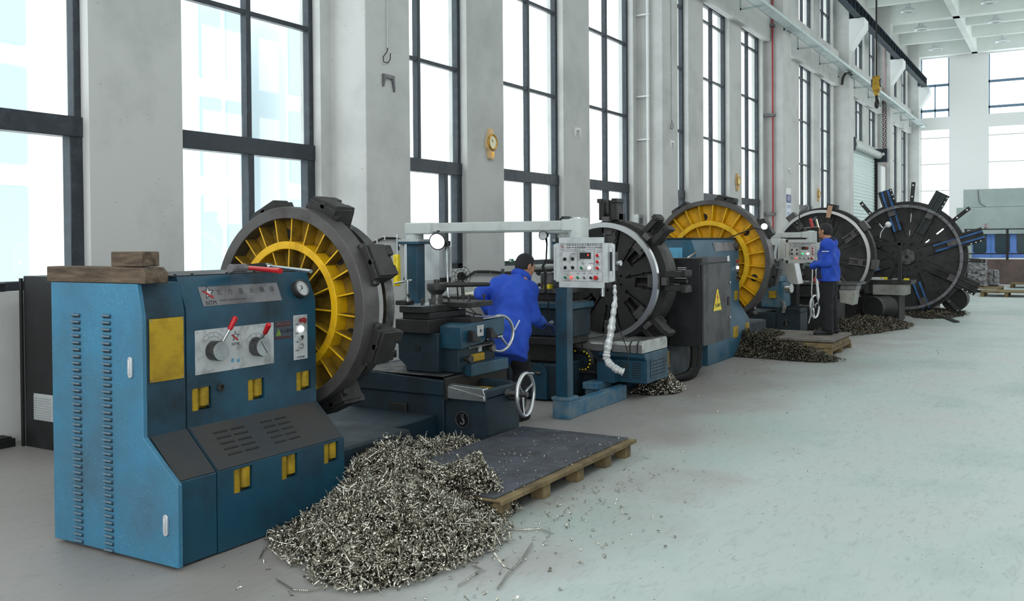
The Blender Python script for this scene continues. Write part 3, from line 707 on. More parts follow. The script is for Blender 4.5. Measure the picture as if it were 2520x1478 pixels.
# saddle
MB().prism([(4.56, .60), (4.56, .80), (4.56, .93), (5.02, .93), (5.02, .84), (4.98, .82), (4.98, .70), (4.90, .64), (4.90, .60)], 'x', 6.45, 7.15).build('saddle', M['blue_dark'], C1, bev=.01)
MB().box(6.52, 7.10, 4.40, 4.62, .60, .83).build('apron', M['blue_dark'], C1, bev=.01)
MB().box(6.62, 7.22, 4.33, 4.60, .56, .665).build('apron_foot', M['blue'], C1, bev=.01)
MB().box(6.70, 6.92, 4.392, 4.41, .668, .74).build('yellow_oil_recess', M['yellow_plate'], C1, bev=.02)
MB().cyl((6.449, 4.77, .80), (6.443, 4.77, .80), .028, n=24).build('round_port', M['rubber'], C1)
MB().cyl((6.45, 5.0, .74), (6.43, 5.03, .74), .032, n=20).build('side_knob', M['rubber'], C1, bev=.004)
for x, z in ((6.62, .71), (6.98, .77)):
    MB().cyl((x, 4.42, z), (x, 4.36, z), .022, n=16).cyl((x, 4.37, z), (x, 4.335, z), .034, n=20).build('clamp_knob', M['steel_dark'], C1, bev=.003)
MB().box(6.82, 6.87, 4.392, 4.40, .75, .80).build('spec_plate', M['panel'], C1)
# top slide with end handwheel
MB().prism([(6.50, .80), (6.50, .99), (6.62, 1.01), (7.20, 1.025), (7.20, .90), (7.16, .87), (6.9, .86), (6.85, .83)], 'y', 4.36, 4.58).build('top_slide', M['blue'], C1, bev=.008)
MB().box(6.80, 7.19, 4.37, 4.57, 1.026, 1.036).build('slide_cover', M['steel'], C1, bev=.003)
MB().box(6.66, 6.86, 4.365, 4.56, 1.01, 1.05).build('bellows', M['rubber'], C1, bev=.004)
MB().box(6.74, 6.84, 4.352, 4.36, .89, .985).build('direction_plate', M['panel'], C1, bev=.002)
star_b = MB(); star(star_b, (6.79, 4.351, .937), .022, (1,0,0), (0,0,1), .0006, 0, .2); star_b.build('emblem', M['ink'], C1)
MB().box(6.60, 6.98, 4.345, 4.36, .80, .815).build('steel_gib', M['steel_dark'], C1, bev=.002)
for x in (6.64, 6.93):
    MB().prism([(x-.05, .86), (x-.045, .945), (x-.02, .955), (x+.03, .90), (x+.08, .865), (x+.08, .85)], 'y', 4.30, 4.36).build('lever', M['black'], C1, bev=.006)
MB().box(6.97, 7.05, 4.285, 4.30, .865, .878).build('lever_tip', M['steel'], C1, bev=.002)
handwheel(C1, P(1230, 820, 'y', 4.40), (-.30, -.95, 0), .160, .013, 3, 1.2, shaft=.10)
# square turret
def blk(name, x0, x1, y0, y1, z0, z1, mt, bev=.006): return MB().box(x0, x1, y0, y1, z0, z1).build(name, M[mt], C1, bev=bev)
blk('turret_base', 6.40, 7.05, 4.62, 4.97, .93, 1.045, 'iron')
blk('turret_neck', 6.45, 7.0, 4.64, 4.93, 1.045, 1.10, 'black')
blk('turret_plate', 6.41, 6.92, 4.66, 4.935, 1.10, 1.155, 'iron')
blk('turret_plate', 6.40, 6.85, 4.70, 4.95, 1.155, 1.16, 'steel')
blk('tool_holder', 6.75, 7.15, 4.45, 4.75, 1.13, 1.175, 'iron')
blk('tool_holder', 6.44, 6.58, 4.9, 5.0, 1.16, 1.20, 'iron')
for x, y, z in ((6.46, 4.73, 1.16), (6.55, 4.71, 1.16), (6.68, 4.71, 1.16), (6.82, 4.70, 1.16), (6.62, 4.83, 1.16), (6.8, 4.84, 1.175), (6.9, 4.55, 1.175), (7.0, 4.6, 1.175), (7.08, 4.5, 1.175), (7.05, 4.7, 1.175), (6.5, 4.9, 1.2)):
    bolt(MB(), (x, y, z), .015, .035).build('clamp_bolt', M['steel_dark'], C1)
MB().cyl((6.72, 4.76, 1.16), (6.72, 4.76, 1.255), .055, .048, 28).build('spindle', M['steel_dark'], C1, bev=.004)
hb = MB().lathe([(.0, 0), (.052, 0), (.085, .04), (.088, .085), (.082, .095), (.03, .098), (0, .098)], (6.72, 4.76, 1.245), (0,0,1), 32).build('clamp_hub', M['iron'], C1)
MB().cyl((6.72, 4.76, 1.34), (6.72, 4.76, 1.375), .026, n=24).build('hub_cap', M['steel_dark'], hb, bev=.003)
MB().tube([(6.75, 4.75, 1.325), (6.85, 4.62, 1.325), (7.0, 4.42, 1.325), (7.02, 4.40, 1.325)], [.024, .022, .018, .012], 12).build('clamp_lever', M['iron'], hb)
tr = P(1002, 740, 'x', 6.5)
MB().cyl((6.5, 4.915, 1.19), (6.5, 4.915, 1.22), .03, n=20).cyl((6.5, 4.915, 1.2), (6.5, 4.915, 1.36), .016, n=14).cyl((6.5, 4.915, 1.355), (6.5, 4.915, 1.375), .022, n=14).build('box_key', M['steel'], C1)
MB().tube([(6.46, 5.02, 1.345), (6.5, 4.915, 1.368), (6.52, 4.88, 1.372)], [.009, .009, .009], 8).build('key_bar', M['steel'], C1)
# feed handwheel on the front block
handwheel(C1, P(1293, 970, 'y', 3.86), (.12, -1, 0), .175, .014, 3, .4, shaft=.175)
MB().cyl((6.74, 4.03, .40), (6.74, 3.97, .40), .03, n=20).cyl((6.74, 3.98, .40), (6.74, 3.95, .40), .036, n=20).build('feed_dial', M['steel_dark'], C1, bev=.003)
# parts on top: fitted lamp beside
def boom_set(px_, name, label, post, X, ya, yb, zt, group='pendant booms', post_z0=0, hw=.08, fl=.14):
    """post with a jointed horizontal arm carrying a control pendant; arm runs along Y at X"""
    r = thing(name, label, 'boom', (post[0], post[1], 0), group)
    x, y = post
    MB().box(x-hw, x+hw, y-hw, y+hw, post_z0, zt-.21).build('post', M['blue'], r, bev=.004)
    MB().box(x-fl, x+fl, y-fl, y+fl, zt-.215, zt-.19).build('post_flange', M['blue'], r, bev=.003)
    MB().box(x-fl*.93, x+fl*.93, y-fl*.93, y+fl*.93, zt-.19, zt-.165).build('joint_plate', M['boom'], r, bev=.003)
    MB().cyl((X, ya, zt-.165), (X, ya, zt-.10), .085, n=28).build('swivel', M['boom'], r, bev=.003)
    s = 1 if yb < ya else -1
    pts = [(X-.09, ya+.06*s), (X+.09, ya+.06*s), (X+.09, ya-.25*s), (X+.05, ya-.27*s), (X-.05, ya-.27*s), (X-.09, ya-.25*s)]
    MB().prism(pts, 'z', zt-.115, zt).build('elbow', M['boom'], r, bev=.012)
    MB().prism([(ya-.25*s, zt-.095), (yb+.08*s, zt-.095), (yb+.08*s, zt-.005), (ya-.25*s, zt-.005)], 'x', X-.055, X+.055).build('arm', M['boom'], r, bev=.008)
    MB().cyl((X, yb, zt-.17), (X, yb, zt+.012), .088, n=32).box(X-.085, X+.085, min(yb, yb+.14*s), max(yb, yb+.14*s), zt-.10, zt+.005).build('end_joint', M['boom'], r, bev=.008)
    MB().cyl((X, yb, zt+.012), (X, yb, zt+.022), .05, n=20).build('joint_cap', M['alu'], r)
    return r
B1 = boom_set(0, 'pendant_boom', 'long white pendant arm on a blue post with a yellow sleeve', (7.74, 5.74), 7.72, 5.74, 3.87, 1.895, hw=.066)
MB().box(7.50, 7.56, 5.79, 5.85, 1.26, 1.58).build('yellow_sleeve', M['yellow_wrap'], B1, bev=.012)
for k in range(3): MB().cyl((7.515+.017*k, 5.80+.015*k, 1.56), (7.515+.017*k, 5.80+.015*k, 1.78), .007, n=8).build('conduit', M['steel'], B1)
B2 = boom_set(0, 'pendant_boom', 'blue floor post with a bolted foot beam holding the second white pendant arm', (8.01, 4.18), 8.06, 4.18, 5.98, 1.885, post_z0=.14, hw=.062, fl=.085)
MB().box(7.93, 8.10, 4.09, 4.27, .0, .20).build('foot_box', M['blue_worn'], B2, bev=.006)
MB().box(7.92, 8.11, 4.08, 4.28, .18, .21).build('foot_flange', M['blue_worn'], B2, bev=.004)
MB().box(8.10, 9.3, 4.10, 4.20, .0, .15).build('foot_beam', M['blue_worn'], B2, bev=.006)

def pendant(name, label, o, U, W, H, D=.15, lit=('red', 'white'), back=False):
    """control box; o = centre of its front face, U = to the right as seen from the front"""
    U = Vector(U).normalized(); V = Vector((0,0,1)); N = U.cross(V); o = Vector(o)
    R = Matrix((U, V, N)).transposed()
    r = thing(name, label, 'control panel', o - N*D/2 - V*H/2, 'control pendants')
    def bx(nm, a0, a1, b0, b1, c0, c1, mt, par=r, bev=.002):
        c = o + U*(a0+a1)/2 + V*(b0+b1)/2 + N*(c0+c1)/2
        return MB().obox(c, (a1-a0, b1-b0, c1-c0), R).build(nm, M[mt] if isinstance(mt, str) else mt, par, bev=bev)
    w, h = W/2, H/2
    bx('housing', -w+.02, w-.02, -h+.02, h-.02, -D, -.006, 'alu')
    face = bx('front_panel', -w+.045, w-.045, -h+.055, h-.055, -.008, -.003, 'panel')
    bx('side_rail', -w, -w+.045, -h+.05, h-.05, -.05, .0, 'rail'); bx('side_rail', w-.045, w, -h+.05, h-.05, -.05, .0, 'rail')
    bx('top_rail', -w+.035, w-.03, h-.055, h, -D+.01, .004, 'rail'); bx('bottom_rail', -w+.035, w-.03, -h, -h+.055, -D+.01, .004, 'rail')
    for a in (-1, 1):
        for b in (-1, 1):
            a0, a1 = (-w-.004, -w+.036) if a < 0 else (w-.031, w+.004)
            b0, b1 = (-h-.002, -h+.052) if b < 0 else (h-.052, h+.002)
            bx('corner_cap', a0, a1, b0, b1, -D+.01, .002, 'rubber', bev=.006)
    fw, fh = W-.09, H-.11
    def at(u, v, c=-.003): return o + U*((u-.5)*fw) + V*((.5-v)*fh) + N*c
    for s in (-1, 1):                                         # grab handles on both sides
        q = o + U*(s*(w+.035)) - N*.05
        hd = MB().tube([q - V*h*.72, q + V*h*.72], .014, 12).build('grab_handle', M['rail'], r)
        for b in (-1, 1): MB().obox(o + U*(s*(w+.016)) - N*.05 + V*(b*h*.66), (.04, .035, .028), R).build('handle_bracket', M['alu'], hd, bev=.003)
    def frame(u0, u1, v0, v1):
        f = MB(); t = .0012
        for (ua, va), (ub, vb) in (((u0, v0), (u1, v0)), ((u1, v0), (u1, v1)), ((u1, v1), (u0, v1)), ((u0, v1), (u0, v0))):
            f.tube([at(ua, va), at(ub, vb)], t, 4)
        return f.build('outline', M['ink_grey'], face)
    frame(.04, .40, .20, .70); frame(.42, .79, .20, .70); frame(.81, .97, .19, .70); frame(.05, .98, .735, .985)
    def rbtn(nm, u, v, rad, mt, hgt=.02):
        p = at(u, v); b = MB().lathe([(rad*.85, 0), (rad*1.15, 0), (rad*1.15, .006), (rad*.85, .007)], p, N, 24, 0, True).build('bezel', M['chrome'], face)
        MB().cyl(p, p + N*hgt, rad, n=24).build(nm, M[mt], b, bev=.002)
    for u, v in ((.117, .41), (.302, .405), (.125, .635), (.302, .635)):
        p = at(u, v); kb = MB().cyl(p, p + N*.012, .015, n=24).build('rotary_switch', M['knob'], face, bev=.001)
        MB().obox(p + N*.018, (.009, .03, .014), R @ Matrix.Rotation(.5 if u > .2 else -.2, 3, 'Z')).build('switch_pointer', M['knob'], kb, bev=.002)
    ds = bx('display', (.467-.5)*fw, (.723-.5)*fw, (.5-.40)*fh, (.5-.235)*fh, -.004, .004, 'knob', face)
    text('lettering', '0', M['red_lit'], ds, at(.665, .305, .0045), U, V, fh*.085, 'CENTER')
    text('lettering', '. .     . .', M['red'], ds, at(.59, .37, .0045), U, V, fh*.03, 'CENTER')
    for k, v in enumerate((.31, .475, .635)): rbtn('button', .88, v, .0145, 'red')
    rbtn('button', .512, .635, .0135, 'green_lit' if 'green' in lit else 'green'); rbtn('lamp', .70, .635, .0145, 'white_lit')
    for k, (u, m_) in enumerate(((.13, 'green'), (.275, 'red_lit'), (.425, 'green'), (.577, 'plate_grey'), (.73, 'knob'))): rbtn('button', u, .89, .0125, m_)
    rbtn('stop_button', .85, .89, .019, 'red', .03)
    logo(face, at(.062, .10, -.0028), fh*.15, U, V)
    text('lettering', '中國·青島北方星火機床有限公司', M['ink_red'] if False else M['ink'], face, at(.14, .045), U, V, fh*.072, squash=fw*.83/(fh*.072*14.1))
    text('lettering', 'Qingdao North Torch Machine Tool Co.,Ltd(China)', M['ink'], face, at(.14, .105), U, V, fh*.048, squash=1.03, bold=.0004)
    text('lettering', 'http://www.ntmt.com.cn', M['ink'], face, at(.14, .162), U, V, fh*.034)
    text('lettering', 'TEL: +86.532.8790', M['ink'], face, at(.62, .158), U, V, fh*.034)
    for u, v, s in ((.24, .27, '□ 主轴转速'), (.49, .53, '△ 主轴'), (.66, .53, '◇ 电源指示'), (.84, .235, '主轴停止'), (.84, .395, '↗ 点动'), (.84, .555, '进给停止'), (.07, .79, '(▽)'), (.37, .785, '□ 主轴'), (.52, .785, '□ 润滑'), (.66, .785, '▲□ 冷却'), (.82, .785, '◇ 急停')):
        text('lettering', s, M['ink_grey'], face, at(u, v), U, V, fh*.030)
    return r, (o, U, V, N)
Pd1, (po, pu, pv, pn) = pendant('control_pendant', 'near control pendant hanging before the blue floor post, panel facing the viewer', (7.62, 3.80, 1.505), (-.03, -1, 0), .53, .455)
MB().cyl((7.72, 3.87, 1.72), (7.72, 3.87, 1.735), .07, n=24).build('hanger_flange', M['alu'], Pd1)
# connector box, cable gland on its right side
MB().box(7.66, 7.74, 3.49, 3.535, 1.43, 1.60).build('plug_box', M['black'], Pd1, bev=.004)
MB().cyl((7.70, 3.50, 1.50), (7.69, 3.44, 1.50), .026, n=8).build('cable_gland', M['steel'], Pd1, bev=.002)
MB().cyl((7.69, 3.62, 1.28), (7.69, 3.62, 1.20), .018, n=12).build('gland', M['steel'], Pd1)
Pd2, _ = pendant('control_pendant', 'second control pendant seen from behind, plain steel back beside the yellow-sleeved post', (8.32, 5.96, 1.49), (0, 1, 0), .50, .44, .18)
# silver wrapped hose hanging from pendant 1
hp = [P(x, y, 'x', 7.72 + q) for x, y, q in ((1512, 700, 0), (1514, 735, .0), (1508, 780, -.02), (1502, 825, -.04), (1494, 862, -.05), (1492, 880, -.05), (1500, 895, -.05), (1517, 908, -.03), (1534, 915, 0))]
hs_ = thing('wrapped_hose', 'silver plastic-wrapped hose hanging down from the near control pendant', 'hose', tuple(hp[0]))
hb_ = MB(); 
fine = []
for i in range(len(hp)-1):
    for t in np.linspace(0, 1, 8, endpoint=False): fine.append(hp[i].lerp(hp[i+1], t))
fine.append(hp[-1])
rr = [.012 + .020*min(1, i/20) + .004*math.sin(i*1.9) + .003*math.sin(i*.7) for i in range(len(fine))]
hb_.tube(fine, rr, 14); hb_.build('plastic_wrap', pm('silver_wrap', 'cfd2d2', .3, .25, col2='9a9d9f', sc=18, mix=.6, bump=.8, bsc=35), hs_)
MB().tube([hp[0] + Vector((0,0,.28)), hp[0] + Vector((0,-.01,.12)), hp[0]], .009, 8).build('inner_cable', M['rubber'], hs_)
hp2 = [P(x, y, 'x', 7.74) for x, y in ((1490, 712), (1492, 740), (1505, 770), (1525, 810), (1540, 850), (1547, 880), (1545, 900), (1525, 908), (1500, 900), (1488, 880))]
tag(MB().tube(hp2, .0045, 6).build('black_cable', M['rubber']), 'thin black cable looping beside the silver-wrapped hose', 'cable')
hl = thing('work_lamp', 'lit round work lamp on a bent arm near the white boom', 'lamp', (7.2, 5.15, 1.3))
c = P(1076, 594, 'x', 7.3); n = Vector((-.88, -.22, -.22)).normalized()
MB().lathe([(.0, -.16), (.04, -.16), (.055, -.10), (.078, -.02), (.084, 0), (.074, .006), (.070, -.01)], c, n, 28).build('lamp_shade', M['black'], hl)
lamp_glass = MB().cyl(c - n*.010, c - n*.002, .072, n=28).build('lens', M['white_lit'], hl)
MB().obox(c - n*.03 + Vector((0,0,.092)), (.07, .03, .014), Matrix.Rotation(.6, 3, 'Z')).build('latch', M['black'], hl)
j = c - n*.10; MB().tube([j, j + Vector((.02, -.06, -.04)), j + Vector((.0, -.07, -.10))], .016, 8).build('swivel_joint', M['black'], hl)
MB().tube([j + Vector((0, -.07, -.08)), P(1103, 720, 'x', 7.25), P(1108, 760, 'x', 7.25)], .010, 8).build('lamp_arm', M['steel'], hl)
hl2 = thing('work_lamp', 'unlit round work lamp on a tall black arm beside the bending worker', 'lamp', (8.2, 4.6, 1.0))
c = P(1336, 579, 'x', 7.80); n = Vector((-.95, -.15, -.05)).normalized()
MB().lathe([(.0, -.10), (.025, -.10), (.036, -.05), (.042, -.01), (.044, 0), (.040, .004), (.038, -.01)], c, n, 24).build('lamp_shade', M['black'], hl2)
MB().cyl(c - n*.010, c - n*.002, .038, n=24).build('lens', M['alu'], hl2)
MB().tube([c - n*.08, P(1346, 600, 'x', 8.0), P(1344, 640, 'x', 8.2), P(1336, 655, 'x', 8.2), P(1343, 672, 'x', 8.2), P(1342, 720, 'x', 8.2)], [.014, .008, .008, .015, .016, .013], 10).build('lamp_arm', M['rubber'], hl2)
MB().tube([P(1342, 700, 'x', 8.2), P(1350, 735, 'x', 8.2), P(1348, 800, 'x', 8.2), P(1346, 810, 'x', 8.2)], .008, 6).build('cable', M['rubber'], hl2)

# ---------------------------------------------------------------- platform of boards on pallet blocks in front of carriage 1
plat = thing('pallet_platform', 'low dark-topped platform of boards on timber blocks beside the near carriage', 'pallet', (6, 3.5, 0))
MB().box(4.86, 6.88, 2.965, 3.98, .105, .125).build('deck_frame', M['wood_pale'], plat, bev=.004)
MB().box(4.84, 6.89, 2.955, 2.975, .098, .127).build('edge_board', M['wood_pale'], plat, bev=.003)
MB().box(4.86, 6.86, 3.05, 3.95, .09, .104).build('under_board', M['grime'], plat)
for a, b in ((4.86, 5.72), (5.73, 6.22), (6.23, 6.87)):
    MB().box(a, b, 3.02, 3.99, .125, .137).build('deck_sheet', M['deck'], plat, bev=.002)
for y in (3.25, 3.75):
    pass
for x in (4.93, 5.45, 5.95, 6.42, 6.78):
    for y in (2.98, 3.42, 3.85):
        MB().box(x-.05, x+.05, y, y+.10, 0, .105).build('block', M['wood_pale'], plat, bev=.004)
# ================================================================ LATHE 2 (faces the viewer), its cabinet, its carriage
def polar(o, a, r, x=0, t=0):
    """point on a wheel: angle a in degrees, 0 = right in the picture (-Y), 90 = up"""
    a = math.radians(a); e = Vector((0, -math.cos(a), math.sin(a))); q = Vector((0, -math.sin(a), -math.cos(a)))
    return Vector(o) + e*r + q*t + Vector((x, 0, 0))
def rblock(mb, o, a, r0, r1, t0, t1, x0, x1, m=0):
    return mb.add([polar(o, a, r, x, t) for x in (x0, x1) for r, t in ((r0, t0), (r1, t0), (r1, t1), (r0, t1))],
                  [(0,3,2,1), (4,5,6,7), (0,1,5,4), (1,2,6,5), (2,3,7,6), (3,0,4,7)], m)
L2 = thing('face_lathe', 'lathe with a black slotted faceplate facing the viewer, bright ring clamped in its jaws', 'lathe', (11, 4.6, 0), 'teal machining lathes')
o2 = (10.05, 4.62, 1.24)
disc = MB().lathe([(.0, 0), (.695, 0), (.70, .30), (.0, .30)], o2, (1,0,0), 96).build('faceplate', M['iron'], L2)
ct = MB()
for k in range(8):
    a = 45*k
    rblock(ct, o2, a, .30, .62, -.034, .034, -.02, .12)
    for s in (-1, 1):
        rblock(ct, o2, a + s*10.5, .22 if s > 0 else .30, .62, -.011, .011, -.02, .05)
        for r in (.24 if s > 0 else .32, .42): ct.cyl(polar(o2, a + s*10.5, r, -.02), polar(o2, a + s*10.5, r, .05), .024, n=12)
for k in range(8): ct.cyl(polar(o2, 22+45*k, .13, -.02), polar(o2, 22+45*k, .13, .06), .016, n=12)
for k in range(4): ct.cyl(polar(o2, 10+90*k, .20, -.02), polar(o2, 10+90*k, .20, .06), .014, n=12)
cut(disc, ct)
MB().lathe([(0, -.01), (.085, -.01), (.09, 0), (0, 0)], o2, (1,0,0), 32).build('hub_cap', M['steel_dark'], L2)
for k in range(8):
    a = 45*k; j = MB()
    rblock(j, o2, a, .70, .94, -.11, -.045, -.10, .10); rblock(j, o2, a, .70, .94, .045, .11, -.10, .10)
    rblock(j, o2, a, .66, .78, -.11, .11, -.02, .16); rblock(j, o2, a, .90, .95, -.125, -.06, -.12, .10); rblock(j, o2, a, .90, .95, .06, .125, -.12, .10)
    jo = j.build('jaw_guide', M['iron'], disc, bev=.006)
    MB().cyl(polar(o2, a, .72, .0), polar(o2, a, .93, .0), .026, n=14).build('jaw_screw', M['rubber'], jo)
    j = MB(); rblock(j, o2, a, .47, .60, -.075, .075, -.045, -.002); rblock(j, o2, a, .53, .625, -.05, .05, -.10, -.045); rblock(j, o2, a, .68, .74, -.045, .045, -.16, -.02)
    jo = j.build('jaw', M['iron_rim'], disc, bev=.005)
    for s in (-1, 1):
        MB().cyl(polar(o2, a, .535, -.045, s*.055), polar(o2, a, .535, -.065, s*.055), .022, n=16).build('jaw_bolt', M['steel_dark'], jo)
MB().prism([(5.5, .0), (4.2, 0), (4.2, .36), (4.34, .62), (4.34, 1.42), (5.3, 1.42), (5.5, 1.2)], 'x', 10.5, 12.0).build('headstock_body', M['blue_dark'], L2, bev=.01)
MB().box(9.95, 10.5, 4.25, 5.2, 0, .36).build('bed_casting', M['blue_worn'], L2, bev=.015)
for x in (10.28, 10.62):
    MB().box(x, x+.16, 4.190, 4.2, .17, .36).build('yellow_casting', M['yellow_plate'], L2)
r2 = MB().lathe([(.615, -.235), (.672, -.235), (.672, -.17), (.66, -.165), (.66, -.15), (.63, -.15), (.615, -.16)], o2, (1,0,0), 128, 0, True).build('steel_ring', M['ring_steel'])
tag(r2, 'bright turned steel ring clamped on the black slotted faceplate', 'workpiece', 'rings being turned')
cab = thing('electrical_cabinet', 'black electrical cabinet with a yellow lightning triangle, hung in front of the second lathe', 'cabinet', (11.2, 3.95, .44))
MB().box(10.70, 11.78, 3.77, 4.16, .43, 1.485).build('cabinet_body', M['black'], cab, bev=.006)
MB().box(10.74, 11.78, 3.74, 3.77, .44, 1.41).build('cabinet_door', pm('dark_grey_door', '3a3a3e', .5, col2='303034', sc=3), cab, bev=.005)
MB().box(10.72, 11.80, 3.75, 3.79, 1.425, 1.49).build('top_lip', bpy.data.materials['dark_grey_door'], cab, bev=.004)
vg = MB().box(10.69, 10.70, 3.91, 4.07, 1.20, 1.40).build('vent_grille', M['black'], cab, bev=.002)
for k in range(8): MB().obox((10.687, 3.99, 1.225+.021*k), (.008, .11, .009), Matrix.Rotation(.4, 3, 'Y')).build('vent_slat', M['alu'], vg)
def yz_tri(cx, cz, w, h, y0, y1): return MB().prism([(cx-w/2, cz-h/2), (cx+w/2, cz-h/2), (cx+w*.06, cz+h/2), (cx-w*.06, cz+h/2)], 'y', y0, y1)
tc = P(1765, 737, 'y', 3.74)
ws = yz_tri(tc.x, tc.z, .34, .29, 3.737, 3.74).build('warning_sign', M['knob'], cab)
yz_tri(tc.x, tc.z-.001, .31, .262, 3.7345, 3.737).build('sign_face', M['sign_yellow'], ws)
MB().prism([(tc.x+.012, tc.z+.095), (tc.x-.035, tc.z+.02), (tc.x-.008, tc.z+.022), (tc.x-.022, tc.z-.04), (tc.x+.03, tc.z+.035), (tc.x+.006, tc.z+.035)], 'y', 3.732, 3.7345).build('lightning_bolt', M['red'], ws)
text('lettering', '当心触电', M['ink'], ws, (tc.x, 3.733, tc.z-.07), (1,0,0), (0,0,1), .052, 'CENTER')
for z in (.72, 1.16): MB().cyl((11.70, 3.74, z), (11.70, 3.72, z), .016, n=14).build('door_lock', M['chrome'], cab)
MB().box(11.64, 11.72, 3.732, 3.74, .87, .98).build('handle_recess', M['rubber'], cab)
MB().prism([(11.66, 1.49), (11.66, 1.43), (11.74, 1.43), (11.72, 1.50)], 'y', 3.74, 3.748).build('paper_tag', M['white'], cab)
for k, (x, zlow, xx) in enumerate(((10.82, .07, 10.45), (10.95, .05, 10.5), (11.02, .03, 10.6))):
    hz = MB(); pts = [Vector((x, 3.9, .44)), Vector((x+.01, 3.9, .30)), Vector((x+.02, 3.92, .16)), Vector((x-.03, 3.95, zlow+.03)), Vector((x-.15, 4.0, zlow-.0)), Vector((xx, 4.12, .05))]
    f = []
    for i in range(len(pts)-1):
        for t in np.linspace(0, 1, 6, endpoint=False): f.append(pts[i].lerp(pts[i+1], t))
    f.append(pts[-1])
    tag(hz.tube(f, [.036 + .003*(i % 2) for i in range(len(f))], 12).build('corrugated_hose', M['rubber']), '%s of the three black corrugated hoses dropping from the hung electrical cabinet' % ('leftmost', 'middle', 'rightmost')[k], 'hose', 'hoses under the cabinet')
# things on top of the cabinet
for (a, b, rr_, mt, lb) in (((10.35, 4.0, 1.495), (11.1, 4.02, 1.56), .009, 'steel', 'bright rod lying across the black cabinet top'), ((11.15, 3.95, 1.497), (11.6, 4.1, 1.53), .008, 'chrome', 'short bright rod on the black cabinet top')):
    pass
rod = tag(MB().tube([(10.55, 3.86, 1.50), (11.25, 4.02, 1.545)], .011, 8).build('steel_rod', M['chrome']), 'bright steel rod lying on the black cabinet top', 'rod')

C2 = thing('tool_carriage', 'carriage of the second lathe with telescopic steel slide covers and vented blue end box', 'machine carriage', (9.5, 4.6, 0), 'lathe carriages')
ys = [3.87, 3.93, 4.02, 4.24, 4.60, 5.3]
for i in range(5):
    g = .014*i
    MB().prism([(9.20+g, .505), (9.20+g, .600-g*.5), (9.245+g, .635-g*.6), (9.87-g, .635-g*.6), (9.91-g, .61-g*.5), (9.91-g, .505)], 'y', ys[i]+.005, ys[i+1]+.02).build('slide_cover', pm('slide_cover_steel_%d' % i, 'c0c0be', .28, .85, col2='6c6a66', sc=5, mix=.5), C2, bev=.003)
MB().prism([(9.22, .50), (9.22, .46), (9.27, .42), (9.27, .18), (9.88, .18), (9.88, .5)], 'y', 3.855, 4.4).build('end_box', M['blue'], C2, bev=.006)
for i in range(1, 5):
    g = .014*i - .016; MB().prism([(9.197+g, .503), (9.197+g, .602-g*.5), (9.242+g, .638-g*.6), (9.873-g, .638-g*.6), (9.913-g, .612-g*.5), (9.913-g, .503)], 'y', ys[i]-.004, ys[i]+.008).build('cover_wiper', M['rubber'], C2)
eg = MB().box(9.37, 9.80, 3.848, 3.856, .225, .43).build('vent_panel', M['blue'], C2, bev=.002)
for i in range(4):
    for j in range(5):
        MB().box(9.40+.10*i, 9.47+.10*i, 3.845, 3.849, .25+.037*j, .262+.037*j).build('vent_slot', M['rubber'], eg)
ev = MB().box(9.262, 9.27, 3.90, 4.20, .22, .42).build('vent_panel', M['blue'], C2)
for i in range(2):
    for j in range(7): MB().box(9.258, 9.263, 3.92+.14*i, 4.02+.14*i, .232+.026*j, .242+.026*j).build('vent_slot', M['rubber'], ev)
MB().box(9.10, 9.27, 4.16, 4.36, .19, .40).build('junction_box', M['blue'], C2, bev=.005)
MB().box(9.26, 9.95, 4.38, 5.9, .0, .50).build('bed_casting', M['blue_dark'], C2, bev=.01)
MB().box(9.15, 9.26, 4.2, 5.6, .27, .30).build('drip_rail', M['rubber'], C2)
hook_sign(C2, (9.255, 4.48, .39), (0,-1,0), (0,0,1), .055)
ch = MB(); pts = [(9.2, 5.35, .50)] + [(9.2, 5.35-.10*i, .50) for i in range(1, 8)] + [(9.2, 4.56 - .09*math.sin(t), .40 + .10*math.cos(t)) for t in np.linspace(.2, math.pi, 8)] + [(9.2, 4.6+.1*i, .30) for i in range(0, 7)]
cch = ch.tube(pts, .032, 4).build('cable_chain', M['rubber'], C2)
for p in pts[2:-1:1]: MB().cyl((9.165, p[1], p[2]), (9.16, p[1], p[2]), .010, n=8).build('chain_pin', M['sign_yellow'], cch)
MB().box(9.0, 9.5, 4.25, 4.45, .0, .13).box(8.95, 9.3, 4.28, 4.46, .13, .20).build('ledge', M['blue_worn'], C2, bev=.006)
rp = MB().prism([(4.86 + .09*math.cos(t), .30 + .10*math.sin(t)) for t in np.linspace(0, math.pi, 14)] + [(4.77, .02), (4.95, .02)], 'x', 8.72, 8.80).build('rounded_guard', M['blue'], C2, bev=.004)
MB().sphere((8.72, 4.87, .30), .035, 12, sc=(1, 1.2, .7)).build('guard_knob', M['steel_dark'], C2)
MB().box(8.75, 9.3, 4.60, 5.7, .02, .40).build('saddle_base', M['blue_dark'], C2, bev=.02)
MB().box(8.72, 9.3, 4.55, 5.45, .60, .68).build('tray', M['black'], C2, bev=.01)
MB().box(8.85, 9.25, 4.7, 5.3, .4, .62).build('saddle_neck', M['iron'], C2, bev=.02)
MB().box(8.82, 9.25, 4.50, 5.5, .68, .98).build('saddle', M['blue_dark'], C2, bev=.015)
MB().box(8.78, 9.30, 4.48, 5.6, .98, 1.045).build('top_slide', M['blue'], C2, bev=.01)
MB().box(8.8, 9.2, 4.52, 5.2, 1.045, 1.06).build('steel_way', M['steel_dark'], C2)
MB().box(8.9, 9.3, 4.65, 5.15, 1.06, 1.14).build('turret', M['iron'], C2, bev=.01)
MB().box(8.85, 9.25, 4.6, 5.3, 1.14, 1.19).build('turret', M['steel_dark'], C2, bev=.006)
MB().cyl((9.05, 4.9, 1.19), (9.05, 4.9, 1.36), .10, n=24).build('turret_drum', M['steel_dark'], C2, bev=.006)
